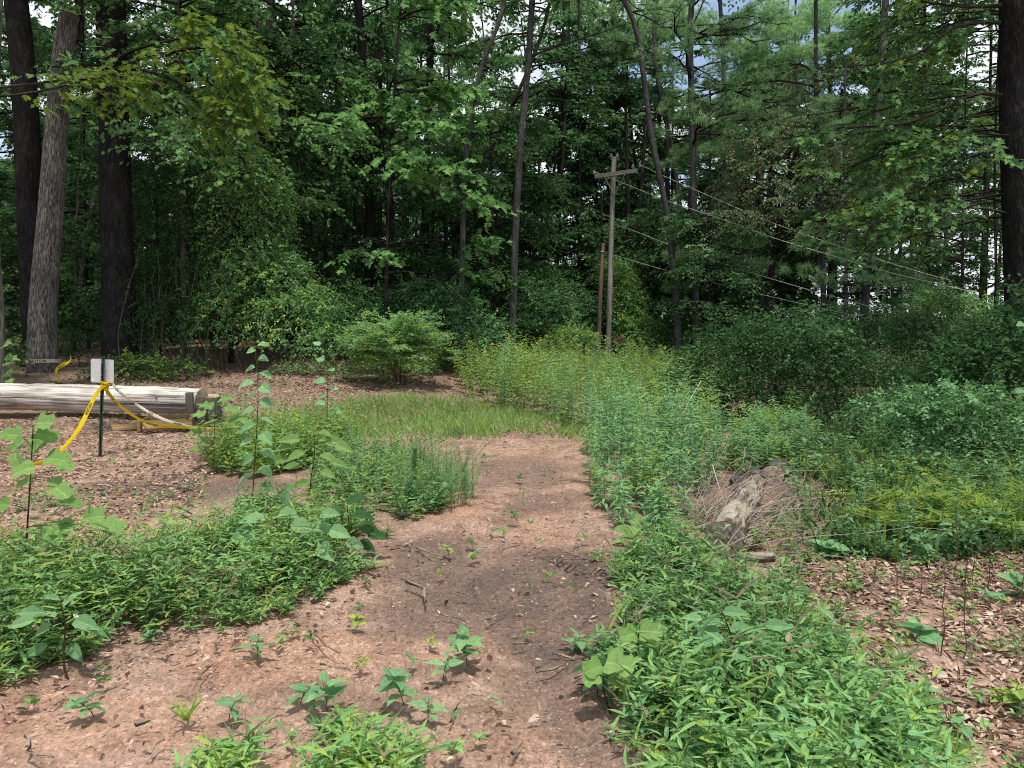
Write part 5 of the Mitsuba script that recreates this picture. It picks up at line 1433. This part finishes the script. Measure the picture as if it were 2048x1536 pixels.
b0 = np.array(at(1442, 1070, 5.6)) + rg.standard_normal((n, 3)) * [.14, .45, .03]
b0[:, 2] = height(b0[:, 0], b0[:, 1]) + .05 + .1 * rg.random(n)
az = rg.normal(.75, .5, n)
Ls = rg.uniform(.4, 1.5, n)
el = rg.uniform(.05, .55, n)
tt = np.linspace(0, 1, 6)[None, :, None]
dv = np.stack([np.cos(az), np.sin(az), el], 1)
Pb = b0[:, None] + dv[:, None] * Ls[:, None, None] * tt - UP * (.28 * Ls[:, None, None] * tt ** 2) + .05 * np.cumsum(rg.standard_normal((n, 6, 3)), 1) * tt
m.add(*stems(Pb, np.broadcast_to(.003 * np.linspace(1, .5, 6), (n, 6)), 25 + .999 * np.repeat(rg.random(n), 24)))
n = 260
b0 = on_ground(scatter(rg, [(1.35, 5.3), (1.9, 5.0), (2.6, 6.2), (2.6, 7.6), (2.0, 7.4), (1.5, 6.2)], n)) + [0, 0, .03]
az = rg.uniform(0, 6.28, n)
dv = np.stack([np.cos(az), np.sin(az), rg.uniform(0, .9, n)], 1)
Ls = rg.uniform(.1, .5, n)
Pb = b0[:, None] + dv[:, None] * Ls[:, None, None] * tt + .04 * rg.standard_normal((n, 6, 3)) * tt
m.add(*stems(Pb, .0022, 25 + .999 * np.repeat(rg.random(n), 24)))
m.put(bp, 'litter')
for i, px in enumerate(([(1344, 882), (1370, 820), (1402, 762)], [(1536, 1006), (1640, 985), (1760, 978)], [(1545, 1040), (1620, 1000), (1690, 985)], [(1470, 1060), (1440, 980), (1425, 930)])):
    t = thing('dry_stalk', ['long pale dry stalk leaning up through the tall weeds', 'long arching dry stalk reaching right over the shaded weeds', 'shorter arching dry stalk right of the log chunks', 'thin dry stalk rising left from the rotten log'][i], 'stalk')
    dd_ = [8.2, 6.4, 6.0, 5.9][i]
    Mesh().add(*stems(curve([at(x, y, dd_ + .2 * k) for k, (x, y) in enumerate(px)], 12), .004, 17.8)).put(t, 'litter')
for px, py, h in ((1878, 1322, .47), (1924, 1326, .5), (1973, 1200, .42), (2037, 1216, .36), (1838, 1196, .2), (1905, 1150, .45), (1940, 1180, .3), (1744, 1172, .4), (1790, 1196, .22)):
    t = thing('dead_stem', 'thin dark dead stem standing upright in the leaf litter', 'stem', 'dead stems standing in the right-hand leaf litter')
    p = gp(px, py)
    Mesh().add(*stems(curve([p - [0, 0, .03], p + [.012, 0, h * .5], p + [.0, .01, h]], 6) + .006 * rg.standard_normal((6, 3)), .0045 * np.linspace(1, .5, 6), 12.2)).put(t, 'litter')

# --- sticks on the path
STICKS = [((812, 1166), (852, 1208), .011, 'thick pale split stick beside the left edge of the path'), ((50, 1475), (108, 1518), .006, 'pale bent stick at the lower left corner of the path'), ((922, 1402), (900, 1448), .006, 'curved pale twig right of the middle seedlings'),
          ((620, 1262), (680, 1308), .005, 'long thin pale stalk on the path below the grass bank'), ((830, 1096), (888, 1114), .007, 'pale stick where the path meets the left bank'), ((1105, 1308), (1152, 1322), .007, 'brown stick below the right-hand seedling'), ((1072, 1346), (1128, 1332), .008, 'crossed brown stick on the right side of the path'), ((1150, 1358), (1182, 1342), .005, None),
          ((1024, 1512), (1042, 1490), .009, 'short thick stick at the bottom of the path'), ((430, 1325), (396, 1362), .005, None), ((270, 1455), (300, 1445), .010, 'pale flat wood chip near the lower left seedlings'), ((1026, 1290), (1056, 1286), .005, None), ((340, 1420), (380, 1398), .005, None), ((640, 1330), (700, 1342), .006, None), ((980, 1240), (1010, 1222), .005, None), ((880, 1230), (930, 1244), .005, None), ((1005, 1100), (1040, 1092), .005, None), ((1070, 930), (1110, 945), .006, None), ((1840, 1375), (1905, 1412), .016, 'pale fallen branch piece in the lower right leaf litter'), ((1560, 1010), (1500, 1050), .01, 'grey stick leaning on the brush over the rotten log'), ((230, 930), (245, 924), .008, 'dark stick in the leaves right of the sign post foot'), ((560, 798), (610, 776), .012, 'pale bent branch on the leaf litter behind the tall weed'), ((300, 1510), (330, 1480), .004, None), ((760, 1480), (800, 1465), .004, None)]
for a_, b_, r, lb in STICKS:
    t = thing('stick', lb or 'thin dead twig lying on the bare path', 'stick', None if lb else 'thin dead twigs on the path')
    p, q = gp(*a_) + [0, 0, r], gp(*b_) + [0, 0, r]
    ln = np.linalg.norm(q - p)
    P_ = np.linspace(0, 1, 9)[:, None] * (q - p) + p + ln * .03 * np.cumsum(rg.standard_normal((9, 3)) * [1, 1, .1], 0) * np.sin(np.linspace(0, np.pi, 9))[:, None]
    Mesh().add(*tubes(P_, r * np.linspace(1, .55, 9), 6, 5)).put(t, 'bark', smooth=True)


# --- seedlings with every leaf a part
def leaf_part(t, tpl, p, D, N, L, W, kind, name='leaf'):
    v, f, uv = leaves(tpl, np.array(p, float)[None], np.array(D, float)[None], np.array(N, float)[None], L, W, kind)
    scene[part(t, name)] = mikit.ply((v, f), 'leaf', uv=uv)


def seedling(label, px, py, h, pairs, ll, kind, seed, group=None, tpl=OVATE, wid=.5, lean=(0, 0), skind=19):
    rg = np.random.default_rng(seed)
    t = thing('seedling', label, 'seedling', group)
    p = gp(px, py)
    S = curve([p - [0, 0, .02], p + [lean[0] * .4, lean[1] * .4, h * .5], p + [lean[0], lean[1], h]], 7)
    Mesh().add(*stems(S, .0022 * np.linspace(1, .5, 7), skind + .5, 5)).put(part(t, 'stem'), 'leaf')
    a0 = rg.uniform(0, 6.28)
    for k in range(pairs):
        s = .22 + .78 * (k + .5) / pairs
        q = np.array([np.interp(s * 6, np.arange(7), S[:, c]) for c in range(3)])
        size = ll * (.75 + .5 * math.sin(math.pi * (.25 + .6 * k / max(pairs - 1, 1)))) * (.62 if k == pairs - 1 else 1)
        for j in (0, 1):
            a = a0 + k * 1.6 + j * math.pi + .3 * rg.standard_normal()
            D = np.array([math.cos(a), math.sin(a), .22 + .35 * (k == pairs - 1) + .2 * rg.standard_normal()])
            leaf_part(t, tpl, q, D, UP + .25 * rg.standard_normal(3), size * rg.uniform(.85, 1.15), size * wid, kind + .999 * rg.random())
    return t


SEED = [  # label, px, py, height, pairs, leaf, kind
    ('broad-leaved seedling alone at the lower left of the path', 188, 1425, .10, 4, .075, 10), ('seedling below the grass bank, left part of the path', 515, 1308, .085, 3, .075, 10), ('small upright seedling left of the bottom grass clump', 457, 1432, .12, 3, .06, 10),
    ('tallest dark seedling in the middle of the path', 934, 1325, .17, 5, .075, 10), ('bright little seedling just left of the tallest dark one', 886, 1353, .10, 3, .07, 7), ('tall seedling above the bottom grass clump', 808, 1405, .18, 5, .075, 10), ('low seedling right of the bottom grass clump', 856, 1436, .09, 3, .06, 10),
    ('trailing seedling with serrated leaves left of the middle of the path', 600, 1400, .10, 4, .075, 10), ('second trailing seedling above the bottom grass clump', 655, 1420, .12, 4, .075, 10), ('seedling at the right edge of the path by the stilt grass', 1148, 1300, .08, 3, .065, 10), ('flat little seedling right of the low path centre', 1004, 1402, .04, 2, .05, 10),
    ('small clump of leaves on the path near the muddy spot', 712, 1252, .05, 4, .04, 8), ('small sprout on the path edge near the pale stick', 945, 1112, .06, 2, .06, 7), ('small sprout left of the one near the pale stick', 898, 1106, .05, 3, .05, 8), ('small tuft in the middle of the far path', 1037, 958, .07, 4, .05, 1),
    ('little weed in the wheel-worn centre of the path', 1034, 1040, .10, 4, .045, 1), ('dark small weed near the far path bend', 967, 918, .07, 3, .06, 2), ('tiny weed left of the middle seedlings', 712, 1330, .05, 3, .03, 8), ('dark leafy seedling at the edge of the right stilt grass', 1196, 1388, .16, 4, .07, 2),
    ('leafy sprout at the lower right of the bottom grass clump', 900, 1515, .07, 4, .05, 5), ('small seedling at the left end of the bottom grass', 60, 1330, .07, 3, .05, 1), ('round-leaved herb in the right litter, left of the dead stems', 1596, 1200, .09, 4, .06, 1),
    ('bright round-leaved herb in the right litter', 1690, 1180, .05, 3, .05, 9), ('round-leaved plant left of the leftmost tall dead stem', 1850, 1285, .09, 3, .08, 7), ('lime leaf sprout in the middle of the right litter', 1796, 1330, .05, 2, .06, 9), ('leafy herb right of the two tall dead stems', 1985, 1205, .07, 3, .07, 7),
    ('broad-leaved plant at the right edge by the litter', 2035, 1200, .16, 4, .09, 10), ('grey green herb at the bottom right litter', 1815, 1395, .06, 2, .09, 7), ('round-leaved plant beside the lower stilt grass', 1840, 1440, .10, 4, .08, 7), ('leafy weed near the right edge of the litter', 2020, 1420, .12, 4, .06, 8),
    ('leafy herb at the bottom right beside the pale branch', 1930, 1470, .08, 3, .07, 7), ('round-leaved plant right of the rotten log', 1660, 1118, .14, 5, .085, 7), ('broad-leaved plant below the ferns', 1800, 1110, .16, 5, .09, 10), ('low round-leaved plant near the sawn log', 1700, 1100, .09, 4, .07, 1)]
for i, (lb, px, py, h, n, ll, k) in enumerate(SEED):
    seedling(lb, px, py, h * (.7 + .3 * ((i * 5) % 7) / 6), n + i % 2, ll * (1.0 + .25 * ((i * 3) % 5) / 4), k, 600 + i, tpl=ROUND if 'round' in lb else (OVATE, LANCE, OVATE)[i % 3], wid=.8 if 'round' in lb else (.58, .42, .66)[i % 3], lean=(.03 * ((i * 7) % 5 - 2), .02 * ((i * 3) % 5 - 2)))
# grass tuft seedling
t = thing('grass_tuft', 'tuft of broad grass blades on the lower left of the path', 'grass')
p = gp(372, 1440)
for k in range(8):
    a = k * 2.4
    leaf_part(t, BLADE, p, [math.cos(a), math.sin(a), 1.3 + .4 * math.sin(k * 5)], [math.sin(a), -math.cos(a), .4], .13 + .03 * math.sin(k * 3), .012, 8.5, 'blade')


# --- saplings drawn leaf by leaf
def sapling(name, label, cat, d, stem, lv, kind, tpl, wid, seed, r=.006, skind=19, group=None):
    """stem: places along the stem from the ground up; lv: (px, py, length px, angle) of every leaf, angle as seen, 0 to the right, 90 up."""
    rg = np.random.default_rng(seed)
    t = thing(name, label, cat, group)
    S = [at(x, y, d + .03 * math.sin(3 * k)) for k, (x, y) in enumerate(stem)]
    g0 = float(height(S[0][0], S[0][1]))
    S = [np.array([S[0][0] + .02, S[0][1], g0 - .03])] + ([s for s in S if s[2] > g0 + .03] or [np.array([S[-1][0], S[-1][1], g0 + .1])])
    C = curve(S, 24)
    Mesh().add(*stems(C, r * np.linspace(1, .4, 24), skind + .4, 6)).put(part(t, 'stem'), 'leaf')
    pet = Mesh()
    for x, y, L, ang in lv:
        dq = d + rg.normal(0, .05 * d ** .5)
        p = at(x, y, dq)
        ln = L / F_PX * d * 1.1
        a = math.radians(ang)
        D = np.array([math.cos(a), rg.normal(-.25, .4), math.sin(a) * .75])
        N = np.array([-.2 * math.cos(a) + .25 * rg.standard_normal(), -.55 + .25 * rg.standard_normal(), .85])
        leaf_part(t, tpl, p, D, N, ln, ln * wid, kind + .999 * rg.random())
        near = C[np.argmin(np.linalg.norm(C + [0, 0, .25 * ln] - p, axis=1))]
        pet.add(*stems(np.stack([near, (near + p) / 2 + [0, 0, .01], p]), .0022, 18.5))
    pet.put(part(t, 'leaf_stalks'), 'leaf')
    return t


sapling('poplar_sapling', 'slender sapling with big lobed lime leaves at the left edge', 'sapling', 4.35, [(40, 1240), (50, 1130), (58, 1000), (64, 900), (66, 850)],
        [(72, 848, 46, 20), (68, 868, 46, -5), (40, 872, 42, 165), (48, 882, 36, 215), (72, 872, 34, -20), (30, 905, 30, -60), (62, 905, 34, 60), (70, 935, 38, 190), (92, 918, 44, 5), (108, 940, 40, 20), (100, 958, 34, -40), (110, 975, 42, -15), (66, 960, 34, 200), (120, 1000, 40, -20), (165, 1040, 50, 30), (150, 1052, 48, 190), (180, 1055, 56, -8), (200, 1050, 52, 5), (130, 1060, 40, 170), (40, 1085, 34, 150), (90, 1080, 34, 10), (20, 1010, 30, 170)], 9, TULIP, .95, 701, .007)
sapling('poplar_sapling', 'small lime sapling at the left edge behind the log end', 'sapling', 9.5, [(-6, 800), (2, 740), (6, 690)], [(8, 690, 28, 20), (10, 715, 26, -10), (4, 730, 26, 10), (14, 745, 28, -20), (0, 700, 24, 160), (16, 760, 22, -10)], 9, MAPLE, .85, 702)
sapling('poplar_sapling', 'leafy lime sapling in front of the log post', 'sapling', 8.2, [(425, 960), (428, 880), (432, 800)],
        [(438, 800, 34, 15), (425, 815, 34, 160), (450, 818, 34, -5), (410, 830, 32, 175), (465, 835, 36, 0), (430, 842, 34, 200), (480, 845, 30, -10), (445, 855, 34, 10), (405, 860, 30, 190), (470, 868, 32, -5), (420, 880, 32, 170), (450, 890, 34, -10), (400, 900, 28, 170), (470, 905, 30, -10), (430, 915, 30, 190)], 9, MAPLE, .8, 703)
sapling('poplar_sapling', 'lime leaved sapling above the left bank in the middle', 'sapling', 6.4, [(622, 1010), (626, 930), (628, 870)],
        [(630, 868, 42, 15), (600, 880, 40, 170), (650, 885, 40, 5), (672, 890, 36, -15), (585, 895, 38, 185), (610, 905, 36, 200), (640, 910, 40, -20), (660, 925, 34, -10), (575, 915, 36, 190), (600, 935, 34, 170), (640, 945, 36, 0), (620, 965, 34, 180), (655, 970, 32, -10), (590, 975, 32, 200)], 9, OVATE, .6, 704)
sapling('broadleaf_weed', 'dark broad-leaved weed at the foot of the bank left of the path', 'weed', 4.85, [(560, 1140), (556, 1080), (552, 1030)],
        [(556, 1030, 48, 20), (530, 1040, 48, 170), (580, 1050, 50, -10), (510, 1062, 50, 190), (600, 1070, 52, -20), (540, 1070, 48, 200), (620, 1060, 44, 10), (640, 1090, 48, -30), (500, 1090, 48, 200), (660, 1060, 42, -5), (580, 1100, 46, -30), (530, 1105, 44, 210), (690, 1085, 40, -20), (570, 1010, 40, 80), (640, 1030, 40, 20)], 10, OVATE, .7, 705)
sapling('broadleaf_weed', 'second dark broad-leaved weed right of the larger one on the left bank', 'weed', 5.2, [(700, 1110), (698, 1050), (694, 1010)],
        [(694, 1010, 40, 40), (680, 1025, 44, 170), (705, 1030, 44, -10), (670, 1045, 44, 190), (720, 1050, 44, -20), (690, 1060, 40, 200), (735, 1070, 40, 0), (660, 1075, 40, 190), (715, 1085, 40, -30)], 2, OVATE, .65, 714)
sapling('tall_weed', 'tall single-stemmed weed with heart-shaped leaves and buds at its top', 'weed', 6.3, [(502, 1120), (506, 980), (512, 880), (516, 790), (512, 720), (500, 665)],
        [(516, 690, 22, 10), (512, 700, 20, 190), (518, 715, 22, -10), (510, 735, 26, 200), (520, 745, 28, -15), (508, 765, 28, 190), (522, 772, 30, -20), (510, 790, 28, 200), (520, 800, 28, -30), (508, 820, 28, 190), (520, 838, 30, -20), (508, 850, 28, 200), (522, 866, 32, -40), (506, 880, 28, 200), (522, 900, 32, -30), (508, 915, 30, 210), (520, 935, 30, -30), (506, 950, 28, 200), (520, 970, 28, -20), (530, 690, 14, 30)], 7, OVATE, .75, 706, .005, 18)
bt = [k for k in labels if k.startswith('tall_weed')][-1]
m = Mesh()
q = np.vstack([at(497, 657, 6.3) + .02 * rg.standard_normal((12, 3)), at(546, 684, 6.25) + .012 * rg.standard_normal((6, 3))])
m.add(*leaves(OVATE, q, rg.standard_normal((18, 3)) + [0, 0, 1], rg.standard_normal((18, 3)), .022, .014, 8 + rg.random(18)))
m.add(*stems(curve([at(514, 720, 6.3), at(528, 697, 6.28), at(546, 684, 6.25)], 6), .0025, 18.5))
m.put(part('tall_weed', 'buds'), 'leaf')
sapling('tall_weed', 'thin weed with few round leaves before the vine mound', 'weed', 9.2, [(656, 850), (655, 780), (654, 735), (640, 690)], [(658, 740, 20, 10), (650, 760, 20, 190), (660, 775, 18, -10), (652, 790, 18, 200), (648, 720, 16, 170), (650, 806, 22, 200), (662, 820, 22, -20), (640, 690, 16, 150)], 7, ROUND, .8, 707, .005, 18)
sapling('broadleaf_weed', 'broad-leaved weed with a white blossom in the left foreground', 'weed', 3.4, [(128, 1330), (130, 1260), (122, 1215)],
        [(126, 1215, 44, 60), (110, 1235, 56, 175), (150, 1240, 62, 0), (100, 1258, 58, 205), (145, 1262, 60, -15), (90, 1225, 50, 165), (120, 1200, 40, 120), (170, 1262, 52, -40), (70, 1240, 50, 190), (140, 1290, 50, -30), (95, 1290, 46, 210)], 10, OVATE, .5, 708)
wb = [k for k in labels if k.startswith('broadleaf_weed')][-1]
pw = at(152, 1232, 3.35)
for k in range(5):
    a = k * 1.257
    leaf_part(wb, ROUND, pw, [math.cos(a), -.3, math.sin(a)], [0, -.7, .7], .014, .011, 20.2, 'petal')
leaf_part(wb, ROUND, pw + [0, -.006, 0], [0, -.3, 1], [0, -.8, .5], .008, .008, 14.2, 'stamen')
sapling('poplar_sapling', 'bright lobed lime leaves at the path edge in the right foreground', 'sapling', 3.1, [(1215, 1460), (1212, 1400), (1210, 1330)], [(1212, 1325, 56, 15), (1205, 1332, 44, 170), (1215, 1318, 40, 60), (1200, 1352, 34, 190), (1222, 1345, 40, -30)], 9, TULIP, 1.0, 709)
sapling('poplar_sapling', 'pair of lime lobed leaves standing in the stilt grass', 'sapling', 3.3, [(1282, 1400), (1280, 1330), (1278, 1262)], [(1280, 1262, 44, 20), (1272, 1268, 40, 165), (1290, 1275, 36, -20)], 9, TULIP, 1.0, 710)
sapling('broadleaf_sapling', 'dark broad-leaved sapling rising out of the right stilt grass', 'sapling', 2.95, [(1492, 1420), (1480, 1340), (1462, 1270), (1445, 1225)],
        [(1445, 1225, 48, 20), (1440, 1240, 46, 170), (1460, 1262, 56, 5), (1448, 1275, 60, 190), (1478, 1285, 60, -10), (1465, 1300, 54, 195), (1500, 1270, 56, 0), (1530, 1252, 50, 10), (1520, 1290, 50, -15), (1490, 1310, 50, -20), (1440, 1260, 50, 185), (1405, 1240, 40, 170)], 10, OVATE, .5, 711)
sapling('vine_runner', 'yellow green leaves of a low vine where the weeds meet the path', 'vine', 5.5, [(1330, 1120), (1310, 1085), (1290, 1055)],
        [(1290, 1050, 30, 150), (1280, 1062, 30, 190), (1300, 1060, 32, 10), (1268, 1075, 28, 180), (1310, 1075, 32, -10), (1255, 1060, 26, 170), (1290, 1085, 30, 200), (1325, 1090, 30, 0), (1270, 1095, 28, 190), (1305, 1100, 30, -20), (1250, 1080, 24, 190), (1335, 1070, 28, 20)], 9, ROUND, .85, 712, .003)
sapling('leafy_branch', 'pale leaf sprig reaching in at the right edge', 'branch', 4.2, [(2130, 1100), (2120, 900), (2110, 760), (2100, 650), (2090, 640)], [(2052, 650, 40, 175), (2046, 648, 26, 185), (2050, 782, 40, 178), (2068, 782, 36, 165), (2080, 640, 44, 170), (2086, 780, 40, 190), (2110, 850, 40, 180), (2100, 700, 40, 160)], 10, LANCE, .45, 713)
# dog fennel spike
t = thing('fennel_spike', 'single dark green feathery spike standing at the path bend', 'weed')
p = gp(826, 1000)
m = Mesh()
S = curve([p, p + [.01, 0, .22], p + [.02, 0, .46]], 8)
m.add(*stems(S, .006, 18.5))
n = 620
tq = rg.random(n) ** .85
a = rg.uniform(0, 6.28, n)
m.add(*leaves(NEEDLE, np.stack([np.interp(tq * 7, np.arange(8), S[:, i]) for i in range(3)], 1), np.stack([np.cos(a), np.sin(a), .7 + 0 * a], 1), rg.standard_normal((n, 3)), .055 * (1 - .35 * tq), .009, 21 + rg.random(n)))
m.put(t, 'leaf')
# seed heads
for px, py, d, sc, lb in ((1237, 683, 21.5, 1.0, 'brown domed seed head on a tall stem right of the utility pole'), (1728, 782, 10.4, .32, 'small pale seed head on a stem before the dark right-hand shrubs')):
    t = thing('seed_head', lb, 'flower')
    c = at(px, py, d)
    Mesh().add(*stems(curve([[c[0], c[1], float(height(c[0], c[1]))], [c[0] - .03, c[1], c[2] * .5], c], 8), .009 * sc ** .5, 19.5)).put(part(t, 'stem'), 'leaf')
    q = c + nrm(rg.standard_normal((240, 3))) * [.17, .17, .13] * sc * rg.uniform(.5, 1, (240, 1)) + [0, 0, .04 * sc]
    q = q[q[:, 2] > c[2] - .05 * sc]
    Mesh().add(*leaves(RHOMB, q, rg.standard_normal((len(q), 3)), UP + rg.standard_normal((len(q), 3)), .05 * sc, .04 * sc, 22 + rg.random(len(q)))).put(part(t, 'cluster'), 'leaf')
